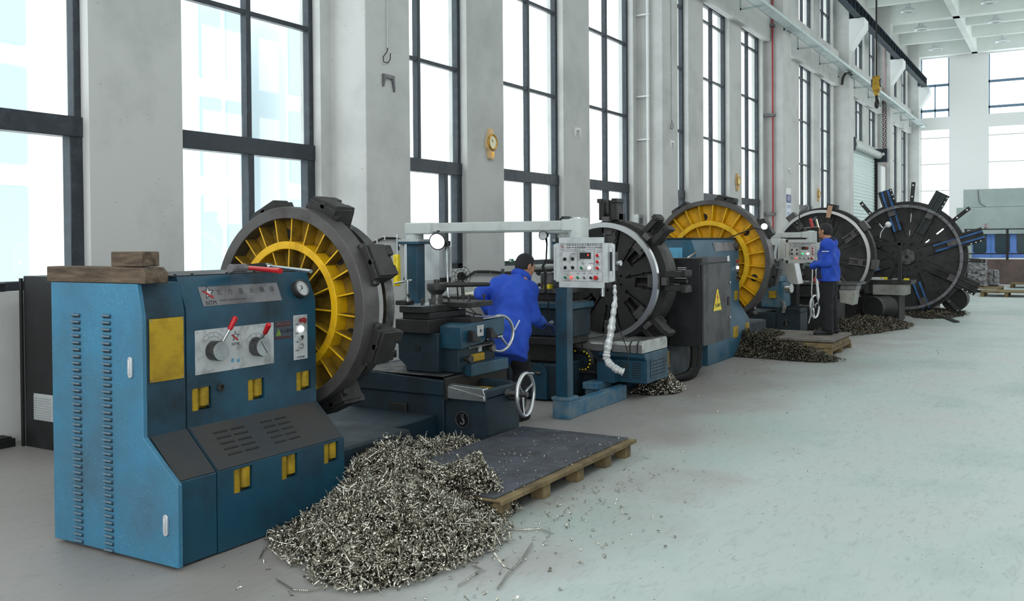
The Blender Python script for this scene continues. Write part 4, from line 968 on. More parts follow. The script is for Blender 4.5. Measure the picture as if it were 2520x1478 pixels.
MB().tube([(8.95, 5.25, 1.38), (9.0, 4.9, 1.40), (9.0, 4.55, 1.42)], .03, 10).build('tool_bar', M['steel_dark'], C2)
for y in (4.66, 4.78, 5.05, 5.18): bolt(MB(), (8.92, y, 1.19), .018, .05).build('clamp_bolt', M['steel_dark'], C2)
MB().box(8.86, 8.95, 4.80, 4.87, 1.19, 1.235).build('yellow_clip', M['sign_yellow'], C2)
MB().box(8.8, 9.4, 4.50, 4.80, 1.46, 1.50).build('tool_arm', M['iron'], C2, bev=.008)

# ================================================================ LATHE 3
L3 = thing('face_lathe', 'third lathe with a pale blue headstock top and a large bright yellow ribbed wheel', 'lathe', (13.2, 4.9, 0), 'teal machining lathes')
MB().prism([(5.55, .0), (4.20, 0), (4.20, .50), (4.36, .74), (4.36, 1.52), (4.43, 1.715), (5.55, 1.715)], 'x', 12.22, 14.15).build('headstock_body', M['blue_worn'] if 0 else pm('teal_headstock_worn', '24566e', .5, col2='51646e', sc=3.2, mix=.45, bump=.04), L3, bev=.008)
sp_ = MB().box(12.205, 12.22, 4.55, 5.4, 1.30, 1.60).build('side_panel', pm('pale_blue_paint', '5fa6c8', .4), L3, bev=.003)
MB().box(12.20, 12.206, 4.6, 5.35, 1.33, 1.57).build('side_panel', bpy.data.materials['pale_blue_paint'], sp_, bev=.003)
MB().box(12.2, 14.17, 4.41, 5.55, 1.715, 1.735).build('top_edge', M['blue_dark'], L3, bev=.004)
a = P(1762, 607, 'y', 4.37); 
npl3 = MB().add([(a.x-.05, 4.372, 1.54), (a.x+1.0, 4.372, 1.54), (a.x+1.0, 4.41, 1.66), (a.x-.05, 4.41, 1.66), (a.x-.05, 4.36, 1.54), (a.x+1.0, 4.36, 1.54), (a.x+1.0, 4.398, 1.665), (a.x-.05, 4.398, 1.665)], [(0,1,2,3), (7,6,5,4), (0,4,5,1), (1,5,6,2), (2,6,7,3), (3,7,4,0)]).build('name_plate', M['plate_grey'], L3)
MB().cyl((14.02, 4.38, 1.60), (14.02, 4.34, 1.60), .06, n=28).build('pressure_gauge', M['steel_dark'], L3)
b3 = MB().box(13.95, 14.09, 4.352, 4.36, 1.08, 1.42).build('button_plate', M['plate_grey'], L3)
for z, m_ in ((1.37, 'red'), (1.28, 'white_lit'), (1.2, 'knob'), (1.13, 'knob')): MB().cyl((14.02, 4.352, z), (14.02, 4.33, z), .022, n=14).build('button', M[m_], b3)
lv = MB().tube([(13.1, 4.355, 1.22), (13.25, 4.22, 1.36)], .011, 8).build('lever', M['chrome'], L3)
MB().box(13.9, 14.06, 4.355, 4.362, .79, .93).build('yellow_casting', M['yellow_plate'], L3)
MB().box(13.32, 13.55, 4.194, 4.2, .28, .44).build('yellow_casting', M['yellow_plate'], L3)
MB().box(13.92, 14.1, 4.194, 4.2, .30, .45).build('yellow_casting', M['yellow_plate'], L3)
MB().box(13.0, 13.05, 4.198, 4.202, .1, .2).build('vent_panel', M['blue_worn'], L3)
MB().box(14.1, 15.6, 4.35, 5.5, 0, .38).build('bed_casting', M['blue_dark'], L3, bev=.02)
fp3 = faceplate_back(L3, 14.32, 4.91, 1.355, .975, .26, 8, 58, ring=(.59, .665), worn=True, rin=.925)
M3 = thing('tool_carriage', 'third lathe carriage, blue block with a round hook sign near the standing worker', 'machine carriage', (16.8, 4.4, 0), 'lathe carriages')
carriage_base(M3, 16.38, 3.99)
MB().box(16.5, 17.1, 4.3, 4.7, .5, .95).build('saddle', M['blue_worn'], M3, bev=.03)
MB().box(16.45, 16.9, 4.35, 4.75, .95, 1.06).build('top_slide', M['blue_worn'], M3, bev=.02)
MB().box(16.45, 16.8, 4.45, 4.78, 1.06, 1.32).build('turret', M['iron'], M3, bev=.01)
MB().box(16.42, 16.9, 4.40, 4.8, 1.32, 1.36).build('turret_plate', M['steel_dark'], M3, bev=.005)
for y in (4.5, 4.6, 4.7): bolt(MB(), (16.5, y, 1.36), .02, .06).build('clamp_bolt', M['steel_dark'], M3)
MB().cyl((16.5, 4.25, .85), (16.48, 4.15, .85), .08, n=20).build('dial', M['steel'], M3, bev=.006)
MB().box(16.44, 16.5, 4.42, 4.54, .68, .80).build('yellow_oil_recess', M['yellow_plate'], M3)
MB().tube([(16.44, 4.30, .62), (16.40, 4.26, .52), (16.36, 4.26, .42)], .035, 8).build('handle_block', M['steel_dark'], M3)
handwheel(M3, P(2005, 754, 'y', 3.72), (-.15, -1, 0), .19, .016, 3, .4, shaft=.26)
B3 = boom_set(0, 'pendant_boom', 'short white arm holding the control box in front of the standing worker', (16.06, 5.3), 16.06, 5.3, 3.72, 1.825)
Pd3, _ = pendant('control_pendant', 'far control pendant with lit red, green and white buttons, beside the standing worker', (15.98, 3.85, 1.50), (0, -1, 0), .54, .40, lit=('red', 'green', 'white'))
wl3 = thing('work_lamp', 'small bright lit lamp at the upper right rim of the big yellow wheel', 'lamp', (14.3, 4.3, 1.7))
c = P(1880, 557, 'x', 14.26); MB().sphere(c, .042, 16).build('bulb', M['white_lit'], wl3)
MB().lathe([(.02, -.08), (.045, -.02), (.05, 0), (.043, 0)], c + Vector((.02,0,0)), (-1, .1, -.2), 20).build('lamp_shade', M['alu'], wl3)
MB().tube([c + Vector((-.02,.02,-.05)), c + Vector((-.08,.12,-.02)), Vector((14.1, 4.5, 1.735))], .010, 6).build('lamp_arm', M['rubber'], wl3)
cab3 = thing('paper_covered_case', 'pale sloped sheet metal case standing behind the far control pendant', 'case', (17.2, 4.9, 0))
MB().prism([(4.55, .9), (4.15, .9), (4.30, 1.68), (4.50, 1.72)], 'x', 16.95, 17.3).build('case_body', M['alu'], cab3, bev=.01)
MB().box(17.0, 17.25, 4.2, 4.5, 0, .9).build('case_stand', M['black'], cab3)
# pallet under the standing worker
PZ = .25
pl2 = thing('pallet', 'thick two-layer timber pallet under the standing worker', 'pallet', (14.5, 3.4, 0))
MB().box(13.92, 15.22, 2.92, 4.05, .215, .25).build('deck_board', pm('dusty_board', '77706a', .8, col2='55504b', sc=4, mix=.6), pl2, bev=.004)
MB().box(13.93, 15.15, 2.94, 4.03, .13, .20).build('deck_board', M['wood_pale'], pl2, bev=.004)
for y in (2.95, 3.4, 3.9): MB().box(13.95, 15.35, y, y+.11, .07, .13).build('stringer', M['wood_pale'], pl2, bev=.004)
MB().box(13.915, 13.96, 2.94, 3.95, .03, .11).build('front_board', M['wood_pale'], pl2, bev=.004); MB().box(13.99, 14.03, 2.95, 4.03, .195, .217).box(15.0, 15.1, 2.95, 4.03, .195, .217).build('spacer', M['wood_pale'], pl2)
for x in (13.93, 14.6, 15.28):
    for y in (2.95, 3.8): MB().box(x, x+.12, y, y+.16, 0, .07).build('block', M['wood_pale'], pl2, bev=.003)
# ================================================================ LATHE 4 and 5, big bare faceplates
L4 = thing('face_lathe', 'fourth lathe behind the standing worker, dark wheel with a shiny ring and stepped jaws', 'lathe', (20, 4.4, 0), 'teal machining lathes')
o4 = (19.8, 4.345, 1.345)
d4 = MB().lathe([(0, 0), (1.0, 0), (1.0, .22), (0, .22)], o4, (1,0,0), 112).build('faceplate', M['iron'], L4)
ct = MB()
for k in range(24):
    if k % 3: rblock(ct, o4, 15*k + 5, .42 if k % 2 else .3, .74, -.011, .011, -.02, .03)
cut(d4, ct)
for k, a in enumerate((79, 37, -9, -53, -98, -143, 172, 127)):
    j = MB(); rblock(j, o4, a, .52, .98, -.075, -.03, -.08, 0); rblock(j, o4, a, .52, .98, .03, .075, -.08, 0); rblock(j, o4, a, .70, .80, -.07, .07, -.11, -.05)
    rblock(j, o4, a, .96, 1.08, -.10, .10, -.16, .06); rblock(j, o4, a, .52, 1.0, -.03, .03, -.02, 0)
    jo = j.build('jaw', M['iron_rim' if k != 0 else 'iron'], d4, bev=.006)
    MB().cyl(polar(o4, a, .84, -.07, 0), polar(o4, a, 1.0, -.07, 0), .024, n=10).build('jaw_screw', M['steel_dark'], jo)
cb4 = MB(); rblock(cb4, o4, 79, .80, 1.05, -.05, .04, -.27, -.252)
cb4.build('copper_brown_pad', pm('brown_pad', 'b08a70', .5, .3), L4, bev=.004)
MB().box(20.05, 21.4, 3.75, 5.2, 0, 1.75).build('headstock_body', M['iron'], L4, bev=.02)
tag(MB().lathe([(.892, -.25), (.948, -.25), (.948, -.17), (.892, -.17)], o4, (1,0,0), 128, 0, True).build('steel_ring', M['ring_steel']), 'shiny large ring clamped on the wheel behind the standing worker', 'workpiece', 'rings being turned')
C4 = thing('tool_carriage', 'dark cluttered carriage with a pale metal end box behind the standing worker', 'machine carriage', (18, 4.2, 0), 'lathe carriages')
MB().box(17.75, 18.6, 3.60, 5.2, .62, .86).build('cross_slide', M['iron'], C4, bev=.03)
MB().box(17.735, 17.75, 4.1, 5.0, .70, .80).build('long_slot', M['rubber'], C4, bev=.01)
MB().box(17.7, 18.6, 3.30, 5.1, .86, .90).build('table_top', M['steel_dark'], C4, bev=.006)
MB().box(17.72, 18.2, 3.32, 3.60, .78, .86).build('end_lip', M['plate_grey'], C4, bev=.01)
MB().prism([(3.34, .78), (3.62, .78), (3.60, .55), (3.38, .50)], 'x', 17.74, 18.2).build('metal_end_box', pm('pale_sheet_metal', 'a6a7a0', .4, .5, col2='7d7c74', sc=5, mix=.5), C4, bev=.006)
MB().box(17.9, 18.7, 3.7, 5.2, .0, .62).build('pedestal', M['rubber'], C4, bev=.02)
for k in range(14):
    p = Vector((17.75 + random.random()*.3, 3.65 + random.random()*1.0, .905)); MB().obox(p + Vector((0,0,.015)), (.08 + .1*random.random(), .02, .02), Matrix.Rotation(random.random()*3, 3, 'Z')).build('loose_tool', M['steel' if k % 2 else 'iron'], C4, bev=.003)
rt = tag(MB().prism([(4.12, .905), (3.80, .905), (3.82, 1.0), (3.95, 1.045), (4.06, 1.02)], 'x', 17.8, 18.0).build('red_box', pm('faded_red_box', 'b14a4c', .5)), 'faded red box on the cluttered tool table beside the standing worker', 'box')
lp4 = thing('work_lamp', 'unlit lamp with a drop-shaped shade on a thin stem above the shiny-ringed wheel', 'lamp', (18.6, 4.8, .9))
c = P(1976, 517, 'x', 18.6)
MB().T
tl_ = MB(); tl_.lathe([(.0, .14), (.03, .12), (.055, .05), (.06, 0), (.04, -.07), (.012, -.12), (0, -.13)], c, (.0, -.65, .75), 20); tl_.build('lamp_shade', M['plate_grey'], lp4)
MB().tube([c + Vector((0, .07, -.08)), P(1967, 545, 'x', 18.6), P(1966, 590, 'x', 18.6), P(1966, 700, 'x', 18.6)], .012, 8).build('lamp_stem', M['black'], lp4)
# red clamp stuff on the wheel
rc = L4
MB().tube([P(1994, 537, 'x', 18.8), P(2000, 560, 'x', 18.8)], .03, 8).build('clamp_body', M['red'], rc); MB().tube([P(1980, 561, 'x', 18.8), P(2012, 558, 'x', 18.8)], .012, 8).build('bar', M['steel'], rc)
MB().tube([P(1993, 548, 'x', 18.8), P(2009, 533, 'x', 18.8)], .010, 8).tube([P(2008, 539, 'x', 18.8), P(2014, 560, 'x', 18.8)], .02, 6).build('bright_arm', M['chrome'], rc)

L5 = thing('face_lathe', 'farthest lathe, huge black wheel bristling with blue and black radial rails', 'lathe', (24, 3.2, 0), 'teal machining lathes')
o5 = (23.1, 3.216, 1.280)
d5 = MB().lathe([(0, 0), (1.27, 0), (1.27, .16), (0, .16)], o5, (1,0,0), 128).build('faceplate', M['iron'], L5)
ct = MB()
main = (107, 62, 18, -26, -70, -115, -160, 152)
thin = (128, 85, 40, -3, -48)
for a in main:
    for s in (-1, 1): rblock(ct, o5, a, .42, .80, s*.115-.013, s*.115+.013, -.02, .04)
for a in (85, 40): rblock(ct, o5, a, .50, .62, -.02, .02, -.02, .3); rblock(ct, o5, a, .80, 1.0, -.02, .02, -.02, .3)
rblock(ct, o5, 128, .85, 1.0, -.018, .018, -.02, .3)
for k in range(12): ct.cyl(polar(o5, 30*k+10, .30, -.02), polar(o5, 30*k+10, .30, .04), .022, n=12)
cut(d5, ct)
MB().lathe([(.04, -.03), (.17, -.03), (.20, 0), (.04, 0)], o5, (1,0,0), 40, 0, True).build('hub_cap', M['steel_dark'], L5, bev=.003)
MB().lathe([(1.13, -.24), (1.185, -.24), (1.185, -.16), (1.13, -.16)], o5, (1,0,0), 144, 0, True)
for k, a in enumerate(main):
    blue = a in (107, 18, -70, -160)
    mt = pm('rail_blue', '2f6aa8', .45, col2='1b3550', sc=5, mix=.7) if blue and 'rail_blue' not in bpy.data.materials else (bpy.data.materials['rail_blue'] if blue else (pm('rail_dark_green', '1c2a27', .5) if 'rail_dark_green' not in bpy.data.materials and a == 62 else (bpy.data.materials['rail_dark_green'] if a == 62 else M['iron'])))
    R1 = {107: 1.60, 62: 1.62, 18: 1.66, -26: 1.62, -70: 1.24, -160: 1.5}.get(a, 1.3)
    R0 = .62 if blue else .60
    j = MB()
    rblock(j, o5, a, R0, R1, -.10, .10, -.05, -.01)
    if R1 > 1.4:
        rblock(j, o5, a, 1.12, R1, -.155, -.10, -.06, -.02); rblock(j, o5, a, 1.12, R1, .10, .155, -.06, -.02)
    rail = j.build('radial_rail', M['iron'] if a != 62 else mt, d5, bev=.004)
    for s in (-1, 1):
        j = MB(); rblock(j, o5, a, R0, R1-.005, s*.065-.022, s*.065+.022, -.10, -.05); j.build('rail_flange', mt, rail, bev=.003)
    j = MB(); rblock(j, o5, a, .98, 1.12, -.075, .075, -.17, -.05) if a != 18 else rblock(j, o5, a, .90, 1.12, -.06, .06, -.17, -.05); j.build('jaw_block', M['iron_rim'], rail, bev=.006)
    if R1 > 1.4:
        for r in (1.36, 1.46, 1.56):
            if r < R1: MB().cyl(polar(o5, a, r, -.064, .13), polar(o5, a, r, -.06, .13), .016, n=10).build('bolt_hole', M['white'], rail)
for a in thin:
    R1 = {85: 1.71, 128: 1.62, 40: 1.70, -3: 1.62, -48: 1.66}[a]
    j = MB(); rblock(j, o5, a, 1.0, R1, -.042, .042, -.05, -.012); bar = j.build('spoke_bar', M['iron'], d5, bev=.003)
    for r in (R1-.07, R1-.33): MB().cyl(polar(o5, a, r, -.056), polar(o5, a, r, -.05), .02, n=12).build('bolt_hole', M['white'] if a in (85, 128, 40) else M['plate_grey'], bar)
MB().box(23.26, 24.8, 2.7, 3.9, 0, 1.6).build('headstock_body', M['iron'], L5, bev=.02)
MB().cyl((23.3, 2.25, .32), (23.9, 2.25, .32), .27, n=36).build('motor', M['rubber'], L5, bev=.01)
rg = MB().lathe([(1.125, -.245), (1.187, -.245), (1.187, -.175), (1.125, -.175)], o5, (1,0,0), 144, 0, True).build('drilled_ring', M['plate_grey'], None, bev=.003)
tag(rg, 'grey ring drilled with bolt holes mounted on the farthest wheel', 'workpiece', 'rings being turned')
for k in range(40):
    a = 9*k + 4; MB().cyl(polar(o5, a, 1.156, -.248), polar(o5, a, 1.156, -.244), .012, n=10).build('bolt_hole', M['rubber'], rg)
C5 = thing('tool_carriage', 'small far carriage with a pale box and yellow tools before the farthest wheel', 'machine carriage', (20.8, 3.1, 0), 'lathe carriages')
MB().box(20.4, 21.2, 2.76, 3.62, .77, .85).build('table_top', M['iron'], C5, bev=.01)
MB().box(20.42, 21.1, 2.86, 3.5, .55, .77).build('pale_box', pm('dusty_pale_box', '9a9a94', .6, col2='77766f', sc=4), C5, bev=.01)
MB().box(20.5, 21.3, 3.0, 3.9, .0, .55).build('pedestal', M['rubber'], C5, bev=.02)
MB().box(20.42, 20.5, 2.95, 3.02, .85, 1.62).box(20.42, 20.5, 2.95, 3.6, 1.56, 1.62).build('guard_frame', M['black'], C5, bev=.005)
for p, s, mt in (((20.55, 3.42, .88), (.2, .3, .05), 'white'), ((20.5, 3.30, .885), (.1, .14, .055), 'sign_yellow'), ((20.5, 2.86, .875), (.08, .10, .04), 'sign_yellow'), ((20.7, 3.1, .87), (.3, .1, .03), 'steel')):
    MB().obox(p, s).build('loose_tool', M[mt], C5, bev=.005)
MB().box(20.35, 20.42, 3.55, 3.66, 1.12, 1.42).build('orange_board', pm('tan_board', 'd0a274', .6), C5, bev=.004)
lp5 = thing('work_lamp', 'small round lamp on a curved stem in front of the farthest wheel', 'lamp', (20.6, 3.2, 1.6))
c = P(2186, 552, 'x', 20.5); MB().lathe([(0, -.05), (.05, -.02), (.06, 0), (.03, .01), (0, .01)], c, (-1, -.2, -.1), 20).build('lamp_shade', M['alu'], lp5)
MB().tube([c, P(2176, 560, 'x', 20.5), P(2168, 572, 'x', 20.5), P(2166, 585, 'x', 20.5)], .01, 6).build('lamp_stem', M['alu'], lp5)
mo = thing('electric_motor', 'black round motor on the floor between the two farthest wheels', 'motor', (20, 3.4, 0))
MB().cyl((19.7, 3.36, .33), (20.15, 3.15, .33), .22, n=36).build('motor_body', M['rubber'], mo, bev=.015)
MB().lathe([(.205, -.02), (.23, -.02), (.23, .06), (.205, .06)], (19.7, 3.36, .33), (.6, -.28, 0), 36, 0, True).build('rim_band', M['iron'], mo)
MB().box(19.6, 20.3, 3.1, 3.6, 0, .14).build('motor_base', M['rubber'], mo)
st = tag(MB().obox((21.6, 2.2, .02), (1.6, .1, .03), Matrix.Rotation(.3, 3, 'Z')).build('steel_bar', M['iron'], None, bev=.003), 'flat dark bar lying on the floor below the farthest wheel', 'bar')
# ================================================================ FIXTURES ON THE WALL AND UNDER THE ROOF
M['girder'] = pm('dark_blue_girder_paint', '22333f', .5, col2='31485a', sc=2, mix=.4)
M['tray'] = pm('galvanised_tray', 'bcc9c9', .4, .35, col2='9fb0b0', sc=4, mix=.4)
cr = thing('crane_runway', 'dark blue crane runway girder with stiffener plates on the wall brackets', 'girder', (35, 6.95, 10.14))
MB().box(-4, 57.0, 6.86, 7.10, 10.14, 10.17).box(-4, 57.0, 6.86, 7.10, 10.56, 10.59).build('flange', M['girder'], cr)
MB().box(-4, 57.0, 6.99, 7.01, 10.17, 10.56).build('web', M['girder'], cr)
for k in range(66):
    x = 10.0 + .72*k
    MB().box(x, x+.03, 6.87, 6.99, 10.17, 10.56).build('stiffener', M['girder'] if k % 2 else M['frame'], cr)
MB().box(-4, 57.0, 6.95, 7.02, 10.59, 10.66).build('rail', M['rubber'], cr)
for xc in (37.67, 47.27, 56.0): MB().box(xc+.2, xc+.45, 7.02, 7.27, 10.12, 10.5).build('wall_tie', M['girder'], cr)
tr = thing('cable_tray', 'long pale cable tray carried on brackets high along the window wall', 'cable tray', (30, 7.05, 7.9))
MB().box(-4, 57.4, 6.96, 7.26, 7.93, 7.94).box(-4, 57.4, 6.95, 6.965, 7.93, 8.03).box(-4, 57.4, 7.25, 7.262, 7.93, 8.03).build('tray_channel', M['tray'], tr)
x = 6.4
while x < 57:
    oncol = any(abs(x - (c+.44)) < .6 for c in cols)
    yb = 7.30 if oncol else 7.66
    MB().box(x, x+.045, 6.97, yb, 7.885, 7.93).box(x, x+.045, yb-.04, yb, 7.885, 8.35).build('bracket', M['tray'], tr)
    x += 3.1
tag(MB().tube([P(2072, 208, 'y', 7.25), P(2074, 192, 'y', 7.2), P(2080, 182, 'y', 7.15), P(2090, 180, 'y', 7.1), P(2096, 184, 'y', 7.05)], .05, 8).build('black_conduit', M['rubber']), 'thick black conduit curving off the cable tray above the far windows', 'conduit')
def red_pipe(x, y, z0, z1, lab, extras):
    r = thing('fire_pipe', lab, 'pipe', (x, y, z0))
    MB().cyl((x, y, z0), (x, y, z1), .024, n=12).build('riser', pm('red_pipe_paint_%d' % int(x), 'a8323c' if x < 40 else 'c79fa2', .5), r)
    for z in extras: MB().box(x-.09, x+.09, y-.06, 7.84 if y > 7.4 else y+.2, z, z+.08).build('clamp', M['plate_grey'], r, bev=.005)
    return r
red_pipe(28.0, 7.60, 1.9, 11.0, 'red riser pipe beside the column with the blue notice', (2.42, 5.35, 8.0))
red_pipe(47.2, 7.55, 1.2, 11.0, 'faint thin red riser pipe right of the roller door', (5.6, 8.1))
wp = thing('drain_pipe', 'white vertical drain pipe beside the second column', 'pipe', (18.40, 7.62, 0))
MB().cyl((18.40, 7.60, 0.3), (18.40, 7.60, 12), .035, n=12).build('pipe_run', M['white'], wp)
for z in (3.8, 4.7, 6.4): MB().box(18.35, 18.45, 7.56, 7.84, z, z+.03).build('clamp', M['white'], wp)
sb = thing('socket_box', 'pale electrical box low on the wall beside the white drain pipe', 'socket', (18.75, 7.8, 1.9))
MB().box(18.2, 18.45, 7.74, 7.85, 1.95, 2.25).build('box_body', M['panel'], sb, bev=.006); MB().box(18.24, 18.41, 7.735, 7.745, 2.05, 2.18).build('cover', M['plate_grey'], sb)
def conduit_drop(x, y, z0, z1, lab):
    r = thing('switch_conduit', lab, 'conduit', (x, y, z0), 'conduit drops on the columns')
    MB().cyl((x, y-.012, z0), (x, y-.012, z1), .011, n=8).build('tube', M['boom'], r)
    MB().box(x-.03, x+.05, y-.02, y, z0+1.0, z0+1.015).build('clip', M['white'], r)
    MB().tube([(x, y-.015, z0), (x-.03, y-.03, z0-.05), (x-.11, y-.03, z0-.13), (x-.10, y-.03, z0-.19), (x-.02, y-.03, z0-.19), (x+.03, y-.03, z0-.14), (x+.035, y-.03, z0-.06)], .006, 6).build('loose_wire', M['rubber'], r)
conduit_drop(9.28, YC, 4.11, 12, 'thin conduit with a loose wire loop on the nearest column')
conduit_drop(18.96, YC, 4.25, 12, 'thin conduit with a loose wire end on the second column')
def u_bracket(x, y, z, lab, mt):
    b = MB()
    b.prism([(x-.11, z), (x+.11, z), (x+.12, z-.16), (x+.115, z-.20), (x+.07, z-.045), (x-.06, z-.045), (x-.10, z-.16), (x-.11, z-.14)], 'y', y-.03, y)
    tag(b.build('hanger_bracket', mt), lab, 'bracket', 'small wall hangers')
u_bracket(9.29, YC, 3.78, 'small grey forked hanger plate on the nearest column', M['plate_grey'])
u_bracket(15.59, YW, 3.79, 'small white forked hanger on the pier right of the near clock', M['white'])
u_bracket(18.97, YC, 3.82, 'small white forked hanger under the wire of the second column', M['white'])
u_bracket(28.6, YC, 3.86, 'small white forked hanger above the blue notice', M['white'])
def wall_clock(x, z, lab):
    r = thing('wall_clock', lab, 'clock', (x, YW, z), 'gold pendulum wall clocks')
    y = YW; k = 1.0
    MB().prism([(x-.055, z-.22), (x-.03, z-.245), (x+.05, z-.245), (x+.075, z-.22), (x+.075, z-.12), (x+.12, z-.06), (x+.125, z+.04), (x+.07, z+.12), (x+.065, z+.19), (x+.02, z+.235), (x-.02, z+.235), (x-.055, z+.19), (x-.06, z+.12), (x-.115, z+.04), (x-.11, z-.06), (x-.06, z-.12)], 'y', y-.06, y).build('clock_case', pm('tan_clock_case', 'e0bd8c', .45) if 'tan_clock_case' not in bpy.data.materials else bpy.data.materials['tan_clock_case'], r, bev=.004)
    MB().torus((x+.005, y-.065, z+.02), (0,-1,0), .115, .018, 40, 8, 0, 1.2).build('bezel', M['gold'], r)
    f = MB().cyl((x+.005, y-.060, z+.02), (x+.005, y-.070, z+.02), .105, n=36).build('dial', pm('cream_dial', 'f2ecc4', .4) if 'cream_dial' not in bpy.data.materials else bpy.data.materials['cream_dial'], r)
    h = MB(); h.tube([(x+.005, y-.073, z+.02), (x-.03, y-.073, z+.07)], .004, 5).tube([(x+.005, y-.073, z+.02), (x-.005, y-.073, z+.045)], .006, 5); h.build('clock_hands', M['ink'], f)
    MB().prism([(x-.035, z-.21), (x+.045, z-.21), (x+.05, z-.13), (x-.035, z-.13)], 'y', y-.066, y-.06).build('pendulum_window', M['gold'], r)
    MB().cyl((x+.005, y-.066, z-.17), (x+.005, y-.071, z-.17), .022, n=16).build('pendulum', M['gold'], r)
wall_clock(12.53, 3.235, 'gold pendulum clock on the pier nearest the viewer')
wall_clock(25.25, 3.285, 'gold pendulum clock on the pier above the big yellow wheel')
wall_clock(34.85, 3.31, 'gold pendulum clock on the far pier above the standing worker')
nt_ = thing('notice_board', 'tall narrow blue and white notice on the column beside the red pipe', 'poster', (28.57, YC, 2.3))
MB().box(28.30, 28.86, YC-.012, YC, 2.34, 3.24).build('board', M['white'], nt_)
MB().box(28.31, 28.85, YC-.016, YC-.012, 2.80, 3.05).build('blue_header', pm('notice_blue', '2c3f80', .5), nt_)
for z in (2.37, 2.58):
    MB().box(28.33, 28.84, YC-.016, YC-.012, z, z+.18).build('notice_sheet', pm('sheet_%d' % int(z*100), 'd8dcec', .6), nt_)
    for q in range(3): text('lettering', '注意\n安全', M['ink_blue'], nt_, (28.45+.14*q, YC-.017, z+.10), (1,0,0), (0,0,1), .055, 'CENTER')
text('lettering', '公告', M['white'], nt_, (28.58, YC-.017, 2.93), (1,0,0), (0,0,1), .15, 'CENTER')
MB().box(28.30, 28.86, YC-.014, YC-.012, 2.34, 2.365).build('lower_band', M['ink_grey'], nt_)
# black cables on the near column and the wall under the windows
def cable(pts, r, lab, mat='rubber', grp=None, clips=True):
    o = tag(MB().tube(pts, r, 8).build('wall_cable', M[mat]), lab, 'cable', grp)
    if clips:
        for p in pts[1:-1]: MB().obox(p, (.02, .03, .05)).build('cable_clip', M['white'], o)
    return o
cable([(8.855, YC-.03, 1.66), (9.0, YC-.03, 1.715), (9.15, YC-.03, 1.755), (9.4, YC-.03, 1.75), (9.62, YC-.03, 1.70), (9.72, YC-.03, 1.62)], .014, 'thick black cable arching over the nearest column low down')
cable([(9.44, YC-.03, 1.60), (9.45, YC-.03, 1.67), (9.52, YC-.03, 1.715), (9.66, YC-.03, 1.71)], .013, 'short black cable end curling down on the nearest column')
cable([(9.44, YC-.02, 1.60), (9.47, YC-.02, 1.45), (9.50, YC-.02, 1.30), (9.56, YC-.02, 1.15), (9.66, YC-.02, 1.02)], .004, 'thin pale wire hanging down the nearest column', 'boom', clips=False)
cable([P(1128, 690, 'y', 7.8), P(1150, 680, 'y', 7.8), P(1170, 668, 'y', 7.8), P(1205, 668, 'y', 7.8), P(1240, 671, 'y', 7.8), P(1300, 668, 'y', 7.8)], .022, 'black cable running along the wall under the window behind the bending worker')
ex = thing('exit_sign', 'small green exit sign in the window behind the bending worker', 'sign', (13.1, 7.8, 1.39))
c = P(1258, 641, 'y', YG-.1)
MB().box(c.x-.07, c.x+.07, c.y-.006, c.y, c.z-.03, c.z+.03).build('sign_plate', M['green'], ex)
MB().box(c.x-.06, c.x-.01, c.y-.008, c.y-.006, c.z-.02, c.z+.02).build('white_arrow', M['white'], ex)
tag(MB().obox(P(1258, 655, 'y', YG-.12), (.9, .03, .02)).build('sill_strip', M['frame_pale']), 'pale strip along the sill below the green exit sign', 'strip')
# roller door
rd = thing('roller_door', 'pale green slatted roller shutter in the far bay', 'door', (43.6, 7.8, 0))
M['shutter'] = pm('shutter_paint', 'b9cbc8', .45, .2)
sl = MB(); z = 0.0
while z < 5.38:
    sl.prism([(7.80, z), (7.775, z+.03), (7.765, z+.07), (7.775, z+.115), (7.80, z+.14)], 'x', 40.2, 45.9); z += .145
sl.box(40.2, 45.9, 7.785, 7.82, 0, 5.45); sl.build('shutter', M['shutter'], rd)
MB().box(45.9, 46.05, 7.66, 7.84, 0, 5.4).box(40.1, 40.22, 7.66, 7.84, 0, 5.4).build('guide_rail', M['rubber'], rd)
MB().cyl((40.1, 7.62, 5.55), (46.1, 7.62, 5.55), .17, n=28).build('roll', M['boom'], rd)
mtb = MB().box(46.05, 46.5, 7.25, 7.84, 5.25, 5.85).build('drive_box', pm('drive_box_paint', '1d2c38', .5), rd, bev=.01)
MB().cyl((46.04, 7.42, 5.6), (46.06, 7.42, 5.6), .07, n=16).build('drive_cap', M['white'], mtb)
MB().box(40.0, 40.15, 7.5, 7.84, 5.3, 5.85).build('end_plate', M['frame'], rd)
tag(MB().box(46.1, 47.2, 7.50, 7.84, 0, 5.1).build('door_case', M['white_wall'], None, bev=.08, seg=4), 'tall white boxed casing between the roller door and the next column', 'casing')
# hoist hook and its chain
hk = thing('crane_hook', 'yellow crane hook block hanging on black ropes before the far wall', 'crane hook', (35.0, 5.86, 6.4))
hy = 5.86
def Q(px, py): return P(px, py, 'y', hy)
a = Q(2157, 190); b_ = Q(2157, 232)
for dx in (-.045, .045): MB().cyl((a.x+dx, a.y, a.z), (a.x+dx*1.3, a.y, 12.5), .022, n=8).build('rope', M['rubber'], hk)
hkY = pm('hook_block_yellow', 'b8922a', .45, .2, col2='8a6a1c', sc=9)
def bandz(py): return Q(2157, py).z
cx = a.x
MB().prism([(cx-.06, bandz(187)), (cx+.06, bandz(187)), (cx+.17, bandz(205)), (cx+.13, bandz(224)), (cx-.13, bandz(224)), (cx-.17, bandz(205))], 'y', hy-.12, hy+.12).build('hook_block', hkY, hk, bev=.02)
MB().cyl((cx, hy-.16, bandz(204)), (cx, hy+.16, bandz(204)), .15, n=24).build('sheave', M['steel_dark'], hk)
